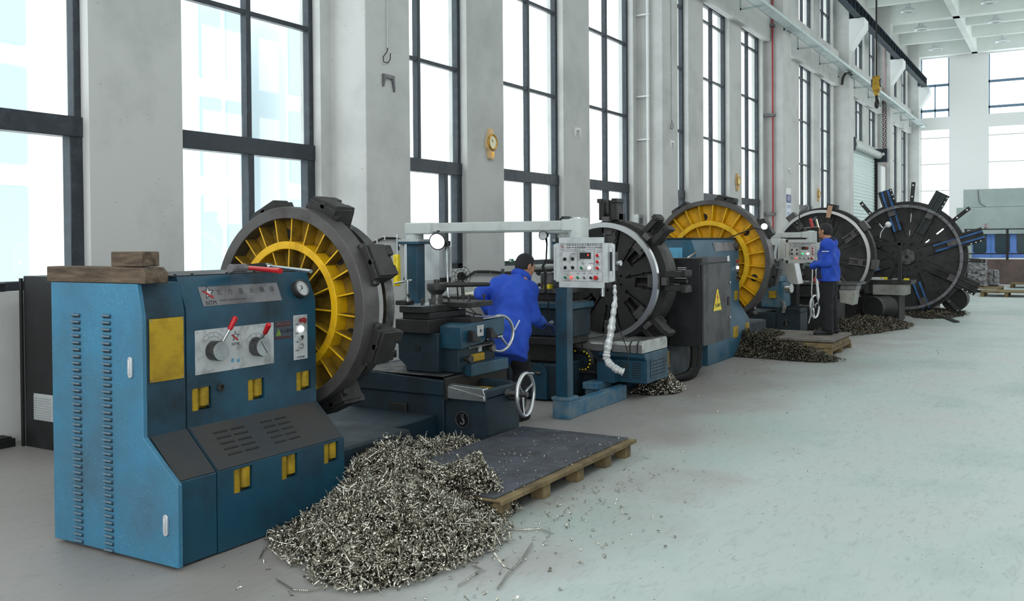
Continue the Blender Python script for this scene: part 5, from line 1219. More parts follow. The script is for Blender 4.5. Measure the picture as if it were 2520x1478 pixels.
MB().box(cx-.17, cx+.17, hy-.09, hy+.09, bandz(226), bandz(224)).cyl((cx-.17, hy, bandz(231)), (cx+.17, hy, bandz(231)), .07, n=16).build('crosshead', hkY, hk, bev=.01)
zt0 = bandz(234); zb0 = bandz(262)
hp_ = [(0, 0), (.0, -.12), (.10, -.20), (.17, -.31), (.14, -.43), (.03, -.49), (-.09, -.46), (-.15, -.36), (-.14, -.26)]
MB().tube([(cx+x_, hy, zt0+z_*(zt0-zb0)/.49) for x_, z_ in hp_], [.05, .05, .06, .07, .075, .07, .06, .045, .02], 12).build('hook', M['rubber'], hk)
chn = MB(); chn_pts = []
xc_ = 45.75; yc_ = 7.30
def chain(xo, z0, z1, nm):
    c = MB(); z = z1; k = 0
    while z > z0:
        d = (1, 0, 0) if k % 2 else (0, 1, 0)
        c.lathe([(.045 + .011*math.cos(t), .011*math.sin(t)) for t in np.linspace(0, 2*math.pi, 5, endpoint=False)], (0,0,0), d, 8, 0, True)
        n = 8*5
        for i in range(len(c.v)-n, len(c.v)): v = c.v[i]; c.v[i] = (v[0] + xo, v[1] + yc_, v[2]*1.5 + z)
        z -= .105; k += 1
    return c.build(nm, M['rubber'], None)
zz = P(2152, 268, 'x', 45.7).z
tag(chain(45.3, 5.6, 7.9, 'hand_chain'), 'left of the two hand chains hanging above the roller door drive box', 'chain', 'hand chains')
tag(chain(45.95, 5.6, 7.9, 'hand_chain'), 'right of the two hand chains hanging above the roller door drive box', 'chain', 'hand chains')
# ceiling lamps
lsp = [(6.22, x) for x in (45.2, 49.4, 55.0)] + [(3.02, x) for x in (45.4, 49.6, 54.7)]
names = {0: 'left row, nearest', 1: 'left row, middle', 2: 'left row, farthest', 3: 'right row, nearest', 4: 'right row, middle', 5: 'right row, farthest'}
proto = None
for i, (y, x) in enumerate(lsp):
    if proto is None:
        r = proto = thing('high_bay_lamp', '', 'lamp', (x, y, 11.84), 'round ceiling lamps')
        MB().lathe([(.0, 12.7-11.8), (.02, .86), (.02, .36), (.10, .34), (.14, .22), (.14, .16), (.22, .14), (.34, .02), (.345, 0), (.32, 0), (.2, .10), (0, .11)], (x, y, 11.80), (0,0,1), 28).build('lamp_shade', M['alu'], r)
        MB().cyl((x, y, 11.86), (x, y, 11.87), .24, n=24).build('lens', M['white'], r)
        r = proto
    else:
        r = copy_tree(proto); r.location = (x, y, 11.84)
    r['label'] = 'round shaded lamp under the ceiling, %s' % names[i]
# ---------------------------------------------------------------- far machines and stores on the right
fm = thing('machining_centre', 'huge pale green-grey machine enclosure with blue windowed doors at the far right', 'machine', (39.6, 0, 0))
M['green_grey'] = pm('pale_green_grey_paint', 'b5c5c3', .5, col2='a4b5b3', sc=1.2, mix=.5)
M['door_blue'] = pm('bright_blue_door_paint', '709cf0', .45, col2='5c88e0', sc=2, mix=.4)
MB().box(39.6, 43, -4, 3.51, 2.87, 3.55).box(39.5, 43, 1.1, 3.74, 1.85, 2.86).box(39.55, 43, 3.21, 3.74, 0, 1.9).build('upper_housing', M['green_grey'], fm, bev=.01)
hd_ = MB().box(39.58, 39.62, 1.3, 1.34, 2.85, 2.87).build('edge_rail', M['frame'], fm)
ho = MB().tube([(39.58, 3.0-.0, 3.52), (39.58, 2.98, 3.2), (39.57, 2.93, 3.0), (39.55, 2.75, 2.88)], .015, 6).build('hose', M['plate_grey'], fm)
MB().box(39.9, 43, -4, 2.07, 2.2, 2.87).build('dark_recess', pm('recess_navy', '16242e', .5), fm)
dd = MB().box(39.7, 39.75, -4, 3.21, .95, 2.42).build('blue_door', M['door_blue'], fm, bev=.005)
for k, (a, b) in enumerate(((3.17, 2.72), (2.44, 1.94), (1.72, 1.22), (.95, .45), (.2, -.3))):
    pts = []
    for cx_, cz_, a0 in ((b+.09, 2.04, 90), (b+.09, 1.22, 180), (a-.09, 1.22, 270), (a-.09, 2.04, 0)):
        for t in (0, 30, 60, 90):
            q = math.radians({90: 180, 180: 180, 270: 270, 0: 0}[a0] + 0)
            ang = math.radians({90: 180 - t, 180: 180 + t, 270: 270 + t, 0: 90 - (0) - (90 - 0) + (90 - t) if False else 0 + t}[a0])
            pts.append((cx_ + .09*math.cos(ang), cz_ + .09*math.sin(ang)))
    cx0 = sum(p[0] for p in pts)/16; cz0 = sum(p[1] for p in pts)/16
    pts.sort(key=lambda p: math.atan2(p[1]-cz0, p[0]-cx0))
    MB().prism(pts, 'x', 39.69, 39.70).build('door_window', pm('tinted_window_%d' % k, '2c4a55', .2), dd)
for y in (1.08, 2.58): MB().box(39.69, 39.70, y-.01, y+.01, .95, 2.42).build('door_seam', M['ink_blue'], dd)
MB().box(39.64, 39.69, 1.04, 1.10, 1.5, 1.68).build('door_handle', M['rubber'], dd)
e = MB().box(39.48, 39.5, 2.62, 2.86, 2.05, 2.25).build('maker_sign', M['panel'], fm); 
text('lettering', 'S', M['ink_red'], e, (39.478, 2.74, 2.17), (0,-1,0), (0,0,1), .16, 'CENTER'); text('lettering', '友佳', M['ink'], e, (39.478, 2.74, 2.08), (0,-1,0), (0,0,1), .06, 'CENTER')
bw = thing('barrier_wall', 'low rusty brown steel barrier in front of the far blue doors', 'barrier', (38.3, 0, 0))
MB().box(38.3, 38.38, -4, 3.3, 0.02, .93).build('steel_sheet', pm('rusty_brown_sheet', '6d5c58', .6, col2='4e4341', sc=1.5, mix=.6), bw)
rl = thing('safety_railing', 'thin black safety railing standing on the brown barrier', 'railing', (38.2, 0, .93))
for z in (1.13, 2.02): MB().box(38.20, 38.24, -4, 3.35, z-.02, z+.02).build('rail', M['black'], rl)
for y in (3.3, 1.95, .70, -.6, -2): MB().box(38.18, 38.26, y-.04 if y > 1.5 else y-.02, y+.04 if y > 1.5 else y+.02, .93, 2.02).build('post', M['black'], rl)
M['bale'] = pm('crushed_metal_bale', 'a9abad', .4, .7, col2='4b4d50', sc=14, mix=.9, bump=1.0, bsc=22)
for (y0, y1, z0, z1, x, lab) in ((2.32, 2.82, .16, .58, 33.3, 'lower shiny crushed metal bale on the far pallet'), (2.30, 2.80, .585, 1.0, 33.32, 'upper shiny crushed metal bale stacked on another bale'), (1.99, 2.28, .16, .66, 33.9, 'darker crushed metal bale at the right of the bale stack'), (2.88, 3.3, .16, 1.1, 33.6, 'tall crushed metal bale at the left behind the wheel rails')):
    b = MB(); n = 7; vs = {}
    b.box(x, x+.5, y0, y1, z0, z1); o = b.build('metal_bale', M['bale'], None, bev=.03, seg=3)
    sd = o.modifiers.new('s', 'SUBSURF'); sd.subdivision_type = 'SIMPLE'; sd.levels = sd.render_levels = 4
    tx = bpy.data.textures.new('crush', 'CLOUDS'); tx.noise_scale = .09; dp = o.modifiers.new('d', 'DISPLACE'); dp.texture = tx; dp.strength = .09; dp.texture_coords = 'LOCAL'
    tag(o, lab, 'scrap bale', 'crushed metal bales')
def pallet(x0, x1, y0, y1, lab, h=.15, z=0):
    r = thing('pallet', lab, 'pallet', ((x0+x1)/2, (y0+y1)/2, z), 'empty pallets at the far right')
    n = 6
    for k in range(n):
        w = (x1-x0)/n; MB().box(x0+k*w+.01, x0+(k+1)*w-.02, y0, y1, z+h-.025, z+h).build('deck_board', M['wood_pale'], r)
    for y in np.linspace(y0, y1-.1, 3):
        for x in (x0, (x0+x1)/2-.05, x1-.1): MB().box(x, x+.1, y, y+.1, z+.02, z+h-.025).build('block', M['wood_pale'], r)
        MB().box(x0, x1, y, y+.1, z, z+.02).build('bottom_board', M['wood_pale'], r)
pallet(32.6, 34.3, 1.85, 3.5, 'pale empty-ended pallet carrying the crushed metal bales')
pallet(30.4, 31.8, .9, 2.25, 'pale low pallet on the floor right of the farthest wheel')
pallet(36.0, 37.2, .6, 1.75, 'tan pallet by the rusty brown barrier at the right edge')
# ---------------------------------------------------------------- clutter between the near carriage and the wall
wb = thing('parts_bench', 'grey-sided bench with pale cloth behind the bending worker', 'bench', (10.2, 6.4, 0))
MB().box(9.9, 10.9, 5.7, 7.0, .55, .98).build('bench_side', pm('bench_grey', '8b8c8a', .6, col2='6a6a68', sc=3), wb, bev=.008)
MB().box(9.88, 10.92, 5.68, 7.02, .98, 1.01).build('bench_top', M['iron'], wb, bev=.004)
for x in (9.95, 10.85):
    for y in (5.75, 6.95): MB().box(x-.03, x+.03, y-.03, y+.03, 0, .55).build('leg', M['iron'], wb)
cl = MB(); n = 14
rng = random.Random(4)
H_ = [[.035 + .035*rng.random()*math.sin(math.pi*i/n)*math.sin(math.pi*j/n)*2 for j in range(n+1)] for i in range(n+1)]
vs = [(9.95 + .5*i/n, 6.0 + .7*j/n, 1.01 + H_[i][j]) for i in range(n+1) for j in range(n+1)] 
cl.add(vs, [(i*(n+1)+j, (i+1)*(n+1)+j, (i+1)*(n+1)+j+1, i*(n+1)+j+1) for i in range(n) for j in range(n)])
o = cl.build('crumpled_cloth', pm('cream_cloth', 'd8d6c4', .85), None, norm=False); o.modifiers.new('t', 'SOLIDIFY').thickness = .03
tag(o, 'crumpled cream cloth lying on the grey bench', 'cloth')
tag(MB().cyl((8.9, 5.35, .6), (8.85, 5.38, 1.40), .018, n=10).build('upright_bar', M['steel_dark']), 'thin dark upright bar left of the bending worker', 'bar')
wb2 = thing('cable_stand', 'dark bent stand with hanging cables beside the near tool turret', 'stand', (8.2, 5.2, 0))
MB().tube([P(1120, 695, 'x', 8.4), P(1134, 693, 'x', 8.4), P(1138, 705, 'x', 8.4), P(1141, 735, 'x', 8.4), P(1141, 800, 'x', 8.4), P(1141, 960, 'x', 8.4)], .018, 8).build('stand_pipe', M['steel_dark'], wb2)
MB().tube([P(1125, 700, 'x', 8.5), P(1128, 760, 'x', 8.5), P(1160, 770, 'x', 8.5), P(1185, 775, 'x', 8.5)], .008, 6).tube([P(1132, 745, 'x', 8.45), P(1150, 752, 'x', 8.45), P(1170, 770, 'x', 8.45), P(1150, 800, 'x', 8.45)], .008, 6).build('hanging_cable', M['rubber'], wb2)
mc = MB(); bk = thing('wire_fan', 'round wire basket guard partly hidden behind the near tool turret', 'fan guard', (8.9, 6.2, 1.0))
c = Vector((9.1, 6.10, 1.30))
for r_ in (.04, .08, .12): mc.torus(c, (1, .2, 0), r_, .003, 28, 4)
for k in range(12): a = k*math.pi/6; mc.tube([c, c + Vector((0, math.cos(a), math.sin(a)))*.12], .003, 4)
mc.build('wire_guard', M['rubber'], bk); MB().cyl(c, c + Vector((.05, .01, 0)), .05, n=16).build('hub', M['rubber'], bk)
MB().tube([c + Vector((.03,0,-.05)), c + Vector((.03, 0, -1.24))], .015, 8).build('stem', M['rubber'], bk)
MB().cyl((9.13, 6.10, 0), (9.13, 6.10, .04), .18, n=24).build('base', M['rubber'], bk)
# back part of lathe 2's bed under the bench, behind the worker
bg_ = thing('machine_bed', 'dark teal cast machine bed on the floor behind the bending worker', 'machine bed', (10, 5.6, 0))
MB().box(9.99, 10.45, 5.3, 6.3, 0, .5).build('bed_casting', M['blue_dark'], bg_, bev=.02)
MB().box(10.0, 10.4, 5.4, 6.2, .5, .58).build('bed_way', M['steel_dark'], bg_)
# ================================================================ CURLED STEEL CHIPS
def curls(n, place, seed, big=.14, long=.035, s=1.0, w=.0024):
    """n helical ribbons; place(rng, k) -> (k,3) positions; returns verts, quads"""
    rng = np.random.default_rng(seed); P0 = place(rng, n); V = []; Fc = []; base = 0
    for i in range(n):
        q = rng.random()
        if q < long: r, turns, pitch = rng.uniform(.004, .007), rng.uniform(8, 22), rng.uniform(.006, .010)
        elif q < long + big: r, turns, pitch = rng.uniform(.012, .026), rng.uniform(.4, 1.3), rng.uniform(.006, .02)
        elif q < .55: r, turns, pitch = rng.uniform(.0045, .009), rng.uniform(1.0, 3.5), rng.uniform(.005, .010)
        else: r, turns, pitch = rng.uniform(.006, .013), rng.uniform(.35, 1.2), rng.uniform(.003, .012)
        r *= s; pitch *= s; ww = w*s*rng.uniform(.7, 1.5)
        m = max(5, int(turns*9)); t = np.linspace(0, turns*2*math.pi, m) + rng.uniform(0, 6.28)
        ax = (t - t[0])/(2*math.pi)*pitch; ax -= ax[-1]/2
        bend = rng.uniform(-1, 1)*8 if q < long else 0
        c = np.stack([r*np.cos(t), r*np.sin(t), ax], 1)
        c[:, 0] += bend*ax**2
        tw = rng.uniform(-.6, .6)
        d = np.stack([np.sin(tw)*np.cos(t), np.sin(tw)*np.sin(t), np.full(m, math.cos(tw))], 1)*ww
        A = rng.normal(size=(3, 3)); Qm, _ = np.linalg.qr(A)
        a = (c - d) @ Qm.T + P0[i]; b = (c + d) @ Qm.T + P0[i]
        V.append(np.stack([a, b], 1).reshape(-1, 3))
        k = np.arange(m-1)*2 + base; Fc.append(np.stack([k, k+1, k+3, k+2], 1)); base += 2*m
    return np.concatenate(V), np.concatenate(Fc)
def mesh_np(name, parts, mats):
    """parts: list of (V, F, material index)"""
    V = np.concatenate([p[0] for p in parts]); off = 0; Fs = []; mi = []
    for v, f, m in parts: Fs.append(f + off); mi.append(np.full(len(f), m)); off += len(v)
    Fs = np.concatenate(Fs); mi = np.concatenate(mi)
    me = bpy.data.meshes.new(name); me.vertices.add(len(V)); me.vertices.foreach_set('co', V.astype(np.float32).ravel())
    me.loops.add(len(Fs)*4); me.loops.foreach_set('vertex_index', Fs.astype(np.int32).ravel())
    me.polygons.add(len(Fs)); me.polygons.foreach_set('loop_start', (np.arange(len(Fs))*4).astype(np.int32))
    me.polygons.foreach_set('loop_total', np.full(len(Fs), 4, np.int32))
    for m in mats: me.materials.append(m)
    me.polygons.foreach_set('material_index', mi.astype(np.int32)); me.update(calc_edges=True); me.shade_smooth()
    o = bpy.data.objects.new(name, me); S.collection.objects.link(o); return o
def lump(x, y, gs):
    z = np.zeros_like(x)
    for cx, cy_, h, sx, sy in gs: z += h*np.exp(-((x-cx)/sx)**2 - ((y-cy_)/sy)**2)
    z *= 1 + .22*np.sin(x*23 + 3*np.sin(y*11)) * np.sin(y*19 + 2*np.sin(x*13))
    return z
def swarf(name, gs, box, n, seed, label, s=1.0, thr=.03, base=None, edge=.5, w=.0024, mat='chips', **kw):
    x0, x1, y0, y1 = box; base = base or (lambda x, y: np.zeros_like(x))
    k = 90; gx, gy = np.meshgrid(np.linspace(x0, x1, k), np.linspace(y0, y1, k), indexing='ij')
    rng0 = np.random.default_rng(seed)
    z = lump(gx, gy, gs); zz = np.where(z > thr*.7, z*.86 + rng0.uniform(-.012, .012, gx.shape)*s, -.03) 
    zz = np.maximum(zz, -.03) + np.where(z > thr*.7, base(gx, gy), 0)
    idx = np.arange(k*k).reshape(k, k); F0 = np.stack([idx[:-1, :-1], idx[1:, :-1], idx[1:, 1:], idx[:-1, 1:]], -1).reshape(-1, 4)
    keep = (z > thr*.7).ravel(); F0 = F0[keep[F0].any(1)]
    V0 = np.stack([gx, gy, zz], -1).reshape(-1, 3)
    def place(rng, n):
        out = np.zeros((0, 3))
        while len(out) < n:
            x = rng.uniform(x0, x1, n*3); y = rng.uniform(y0, y1, n*3); h = lump(x, y, gs)
            ok = rng.random(n*3) < np.clip(h/(thr*2.4), 0, 1)**(1.0 if edge else 2) * np.where(h > thr*.35, 1, 0)
            b_ = base(x, y)
            zc = b_ + h*(.88 + .22*rng.random(n*3)**.7) + .006*s + .02*rng.random(n*3)**4
            out = np.concatenate([out, np.stack([x, y, zc], 1)[ok]])
        return out[:n]
    V1, F1 = curls(n, place, seed+1, s=s, w=w, **kw)
    V1[:, 2] = np.maximum(V1[:, 2], .002)
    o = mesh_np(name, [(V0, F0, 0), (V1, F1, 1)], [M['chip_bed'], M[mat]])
    return tag(o, label, 'metal chips', None, 'stuff')
def on_platform(x, y): return np.where((x > 4.86) & (x < 6.88) & (y > 2.97) & (y < 3.98), .135, 0)
swarf('swarf_pile', [(4.82, 3.90, .27, .26, .24), (4.92, 3.52, .17, .16, .24), (5.02, 3.24, .29, .14, .16), (4.44, 3.60, .21, .40, .34), (4.15, 3.30, .13, .36, .34), (4.38, 3.12, .12, .34, .26), (3.88, 3.08, .09, .30, .22)],
      (3.1, 5.6, 2.2, 4.5), 36000, 11, 'large glittering heap of curled steel chips on the floor before the nearest lathe', s=.85, thr=.04, base=None)
swarf('swarf_pile', [(5.5, 4.35, .15, .55, .35), (6.1, 4.15, .11, .35, .3), (5.2, 4.1, .17, .4, .3)], (4.7, 6.6, 3.85, 5.0), 7000, 21, 'darker bed of steel chips between the nearest lathe and its carriage', s=.85, thr=.035)
def pal2_base(x, y): return np.where((x > 13.92) & (x < 15.2) & (y > 2.95) & (y < 4.05), .25, 0)
swarf('swarf_pile', [(14.1, 4.40, .38, .32, .28), (13.75, 4.0, .26, .25, .35), (13.62, 3.45, .15, .24, .35), (13.5, 3.1, .08, .22, .3)], (12.7, 14.7, 2.6, 4.9), 11000, 31, 'dull chip heap spilling from the third lathe round the timber pallet', s=1.0, thr=.04, long=.02, mat='chips_dull')
swarf('swarf_pile', [(14.2, 3.95, .07, .45, .16)], (13.95, 15.2, 3.5, 4.04), 1200, 36, 'chips strewn on the deck of the worker\'s timber pallet', s=.9, thr=.03, base=lambda x, y: np.full_like(x, .25), long=0, mat='chips_dull')
swarf('swarf_pile', [(9.98, 3.98, .17, .22, .16), (10.0, 4.1, .1, .3, .2)], (9.4, 10.6, 3.6, 4.19), 1800, 41, 'small sparkling chip heap under the vented blue end box', s=1.2, thr=.035)
swarf('swarf_pile', [(18.6, 3.35, .20, .8, .35), (19.3, 2.95, .10, .6, .3), (17.7, 3.6, .15, .5, .3)], (16.8, 20.6, 2.3, 4.2), 7000, 51, 'dark chip heap on the floor beyond the standing worker', s=1.4, thr=.05, long=0, mat='chips_dull')
swarf('swarf_pile', [(23.0, 2.6, .08, 1.2, .5)], (21.5, 24.8, 1.6, 3.6), 900, 55, 'thin spread of dark chips under the farthest wheel', s=1.4, thr=.03, long=0, mat='chips_dull')
def loose(rng, n):
    out = []
    while len(out) < n:
        q = rng.random()
        if q < .45: x, y = 4.3 + rng.normal()*.75, 2.95 + rng.normal()*.42
        elif q < .75: x, y = 5.6 + rng.normal()*.8, 2.7 + rng.normal()*.25
        elif q < .85: x, y = 12.5 + rng.normal()*1.5, 3.6 + rng.normal()*.3
        else: x, y = rng.uniform(3, 16), rng.uniform(1.5, 3)
        if x < 3.2 or (x < 4.63 and y > 3.96) or (4.83 < x < 6.9 and y > 2.93): continue
        out.append((x, y, .008))
    return np.array(out)
V1, F1 = curls(420, loose, 77, big=.15, long=.06, s=.8); V1[:, 2] = np.maximum(V1[:, 2], .001)
tag(mesh_np('scattered_chips', [(V1, F1, 0)], [M['chips']]), 'loose steel curls scattered over the floor around the heaps', 'metal chips', None, 'stuff')
def deckc(rng, n): return np.stack([rng.uniform(4.9, 6.8, n), 2.99 + rng.random(n)**1.6*.98, np.full(n, .143)], 1)
V1, F1 = curls(220, deckc, 78, big=.02, long=.0, s=.5)
tag(mesh_np('scattered_chips', [(V1, F1, 0)], [M['chips']]), 'tiny chips sprinkled over the dark deck of the low platform', 'metal chips', None, 'stuff')
# longer springy strands trailing out of the heap
def strand(pts, r, label, pitch=.010):
    pts = [Vector(p) for p in pts]; L_ = sum((pts[i+1]-pts[i]).length for i in range(len(pts)-1)); turns = int(L_/pitch); n = turns*9; V = []
    cum = [0]
    for i in range(len(pts)-1): cum.append(cum[-1] + (pts[i+1]-pts[i]).length)
    for i in range(n+1):
        s_ = L_*i/n; k = max(j for j in range(len(pts)) if cum[j] <= s_+1e-9); k = min(k, len(pts)-2)
        p = pts[k].lerp(pts[k+1], (s_-cum[k])/(cum[k+1]-cum[k])); u, v, d = basis(pts[k+1]-pts[k]); a = 2*math.pi*turns*i/n
        c = p + u*math.cos(a)*r + v*math.sin(a)*r; V += [c - d*.002, c + d*.002]
    F = np.array([[2*i, 2*i+1, 2*i+3, 2*i+2] for i in range(n)])
    return tag(mesh_np('chip_strand', [(np.array([tuple(q) for q in V]), F, 0)], [M['chips']]), label, 'metal strand')
def fl(px, py, z=.012): return P(px, py, 'z', z)
strand([fl(1310, 1335), fl(1285, 1375), fl(1250, 1410), fl(1225, 1447)], .006, 'long straight springy strand on the floor right of the big heap', .007)
strand([fl(700, 1352), fl(668, 1340), fl(650, 1352), fl(640, 1372)], .006, 'short curled strand trailing off the left foot of the heap')
strand([fl(680, 1425), fl(720, 1450), fl(760, 1452), fl(790, 1445)], .006, 'curled strand in front of the heap at lower left')
strand([fl(1240, 1300), fl(1290, 1302), fl(1330, 1300), fl(1360, 1312)], .007, 'curled strand pointing right from the heap under the platform')
strand([fl(1160, 1390), fl(1185, 1400), fl(1150, 1425), fl(1128, 1440)], .006, 'curled strand at the lower right foot of the heap')
# ================================================================ PEOPLE (smooth-blended solid bodies)
def surface_nets(D, lo, h):
    """D: scalar field on a grid (negative inside) -> verts, quads"""
    ins = D < 0; nx, ny, nz = D.shape
    c = [ins[i:nx-1+i, j:ny-1+j, k:nz-1+k] for i in (0, 1) for j in (0, 1) for k in (0, 1)]
    cnt = sum(x.astype(np.int8) for x in c); act = (cnt > 0) & (cnt < 8)
    I = np.argwhere(act); idx = -np.ones(act.shape, int); idx[tuple(I.T)] = np.arange(len(I))
    acc = np.zeros((len(I), 3)); num = np.zeros(len(I))
    cor = [(i, j, k) for i in (0, 1) for j in (0, 1) for k in (0, 1)]
    for a in range(8):
        for b in range(a+1, 8):
            d = np.abs(np.array(cor[a]) - np.array(cor[b]))
            if d.sum() != 1: continue
            va = D[tuple((I + cor[a]).T)]; vb = D[tuple((I + cor[b]).T)]; m = (va < 0) != (vb < 0)
            t = np.where(m, va/(va - vb + 1e-12), 0)
            p = np.array(cor[a]) + t[:, None]*(np.array(cor[b]) - np.array(cor[a]))
            acc += np.where(m[:, None], p, 0); num += m
    V = lo + (I + acc/num[:, None])*h; Q = []
    for ax in range(3):
        sl0 = [slice(1, -1)]*3; e = [0, 0, 0]; e[ax] = 1
        A = ins; s0 = tuple(slice(1, n-1) for n in A.shape)
        sh = tuple(slice(1 + e[i], A.shape[i]-1 + e[i]) for i in range(3))
        ch = A[s0] != A[sh]; E = np.argwhere(ch) + 1; flip = A[tuple(E.T)]
        o1, o2 = [x for x in range(3) if x != ax]; u = np.eye(3, dtype=int)[o1]; v = np.eye(3, dtype=int)[o2]
        ok = (E[:, ax] < np.array(act.shape)[ax])
        E = E[ok]; flip = flip[ok]
        q = [idx[tuple((E - a*u - b*v).T)] for a, b in ((0, 0), (1, 0), (1, 1), (0, 1))]
        q = np.stack(q, 1); good = (q >= 0).all(1); q = q[good]; flip = flip[good]
        if ax == 1: flip = ~flip
        q[flip] = q[flip][:, ::-1]; Q.append(q)
    return V, np.concatenate(Q)
class SDF:
    def __init__(s, k=.03): s.p = []; s.k = k
    def cap(s, a, b, r0, r1=None, k=None, fl=None): s.p.append(('c', Vector(a), Vector(b), r0, r0 if r1 is None else r1, k or s.k)); return s
    def ell(s, c, r, R=None, k=None, neg=False): s.p.append(('e', Vector(c), r, R, k or s.k, neg)); return s
    def mesh(s, name, mat, parent, h, warp=None, smooth=1, shift=0, clip=None):
        pts = []
        for q in s.p:
            if q[0] == 'c':
                for c, r in ((q[1], q[3]), (q[2], q[4])): pts += [np.array(c) - r, np.array(c) + r]
            else: r = max(q[2]); pts += [np.array(q[1]) - r, np.array(q[1]) + r]
        lo = np.min(pts, 0) - 4*h - abs(shift) - .02; hi = np.max(pts, 0) + 4*h + abs(shift) + .02
        n = np.ceil((hi - lo)/h).astype(int)
        X = np.stack(np.meshgrid(*[lo[i] + h*np.arange(n[i]) for i in range(3)], indexing='ij'), -1).astype(np.float32)
        D = np.full(X.shape[:3], 9., np.float32)
        for q in s.p:
            if q[0] == 'c':
                a = np.array(q[1], np.float32); ba = np.array(q[2], np.float32) - a; pa = X - a
                t = np.clip((pa @ ba)/(ba @ ba + 1e-9), 0, 1); d = np.linalg.norm(pa - t[..., None]*ba, axis=-1) - (q[3] + (q[4]-q[3])*t); k = q[5]; neg = False
            else:
                pa = X - np.array(q[1], np.float32)
                if q[3] is not None: pa = pa @ np.array(q[3], np.float32)      # columns of R = local axes
                r = np.array(q[2], np.float32); k0 = np.linalg.norm(pa/r, axis=-1); k1 = np.linalg.norm(pa/(r*r), axis=-1); d = k0*(k0-1)/(k1 + 1e-9); k = q[4]; neg = q[5]
            if neg:
                hh = np.clip(.5 - .5*(D + d)/k, 0, 1); D = D*(1-hh) - d*hh + k*hh*(1-hh)
            else:
                hh = np.clip(.5 + .5*(D - d)/k, 0, 1); D = D*(1-hh) + d*hh - k*hh*(1-hh)
        if warp is not None: D = D + warp(X)
        if clip is not None: D = np.maximum(D, clip(X))
        V, Q = surface_nets(D - shift, lo, h)
        o = mesh_np(name, [(V, Q, 0)], [mat])
        if smooth:
            md = o.modifiers.new('s', 'SMOOTH'); md.factor = .5; md.iterations = smooth
        b = bmesh.new(); b.from_mesh(o.data); bmesh.ops.recalc_face_normals(b, faces=b.faces); b.to_mesh(o.data); b.free()
        if parent is not None: put(o, parent)
        return o
M['skin'] = pm('skin', 'b98566', .55, col2='a87458', sc=14, mix=.4)
M['hair'] = pm('black_hair', '17161a', .6, col2='2a2a2e', sc=60, mix=.5, bump=.6, bsc=220)
M['jacket'] = pm('blue_work_cloth', '2450c0', .75, col2='1a3c9c', sc=4, mix=.6, bump=.9, bsc=7)
M['navy'] = pm('navy_cloth', '101a38', .8)
M['trousers'] = pm('black_trousers', '16161a', .85, col2='202026', sc=4, bump=.1, bsc=9)
M['shoe'] = pm('black_shoe', '1c1c1e', .6)
M['glove_green'] = pm('grey_green_glove', '66766c', .8, col2='2c2f30', sc=12, mix=.6)
M['glove_blue'] = pm('blue_glove', '1b2f66', .8, col2='0f1a38', sc=12)
def head(sd, c, f, up, sc=1.):
    """head solid around centre c, facing f"""
    c = Vector(c); f = Vector(f).normalized(); up = (Vector(up) - f*Vector(up).dot(f)).normalized(); l = up.cross(f)
    R = [[f[i], l[i], up[i]] for i in range(3)]
    g = lambda a, b, d: c + (f*a + l*b + up*d)*sc
    sd.ell(g(-.012, 0, .028), (.096*sc, .077*sc, .092*sc), R, .02)
    sd.ell(g(.022, 0, -.03), (.072*sc, .062*sc, .085*sc), R, .03)
    sd.ell(g(.058, 0, -.088), (.028*sc, .030*sc, .022*sc), R, .03)                     # chin
    sd.cap(g(.080, 0, .012), g(.092, 0, -.020), .007*sc, .012*sc, .012)                # nose
    sd.ell(g(.082, 0, .028), (.014*sc, .05*sc, .010*sc), R, .012)                      # brow
    sd.ell(g(.081, 0, -.052), (.012*sc, .024*sc, .008*sc), R, .008)                    # lips
    sd.ell(g(.060, .045, -.02), (.02*sc, .02*sc, .02*sc), R, .02); sd.ell(g(.060, -.045, -.02), (.02*sc, .02*sc, .02*sc), R, .02)
    for s_ in (-1, 1):
        sd.ell(g(-.006, s_*.080, -.002), (.020*sc, .008*sc, .031*sc), R, .008)         # ears
        sd.ell(g(.083, s_*.031, .012), (.010*sc, .014*sc, .009*sc), R, .006, neg=True)
    return g, R
def face_bits(g, R, body, sc, h=.0):
    for s_ in (-1, 1):
        MB().sphere(g(.074, s_*.031, .010), .0115*sc, 12).build('eye', M['ink'], body)
        MB().tube([g(.090, s_*.015, .030), g(.090, s_*.035, .034), g(.078, s_*.052, .028)], [.003, .004, .002], 6).build('eyebrow', M['hair'], body)
def hair(g, R, body, sc, thick=.005, front=.052):
    sd = SDF(.02); sd.ell(g(-.014, 0, .036), (.096*sc + thick, .079*sc + thick*.8, .092*sc + thick), R, .01); sd.ell(g(-.035, 0, .0), (.075*sc + thick*.6, .074*sc + thick*.4, .085*sc), R, .02)
    c = np.array(g(0, 0, 0)); F = np.array([R[i][0] for i in range(3)]); U = np.array([R[i][2] for i in range(3)])
    def clip(X):
        p = (X - c)/sc; a = p @ F; z = p @ U
        d1 = a - front - .25*(z - .08)                         # hairline over the forehead
        d2 = -(z + .055) + np.maximum(0, a + .01)*1.6          # lower edge rises towards the temples
        return np.maximum(d1, d2)
    return sd.mesh('hair', M['hair'], body, .006, clip=clip, smooth=2)
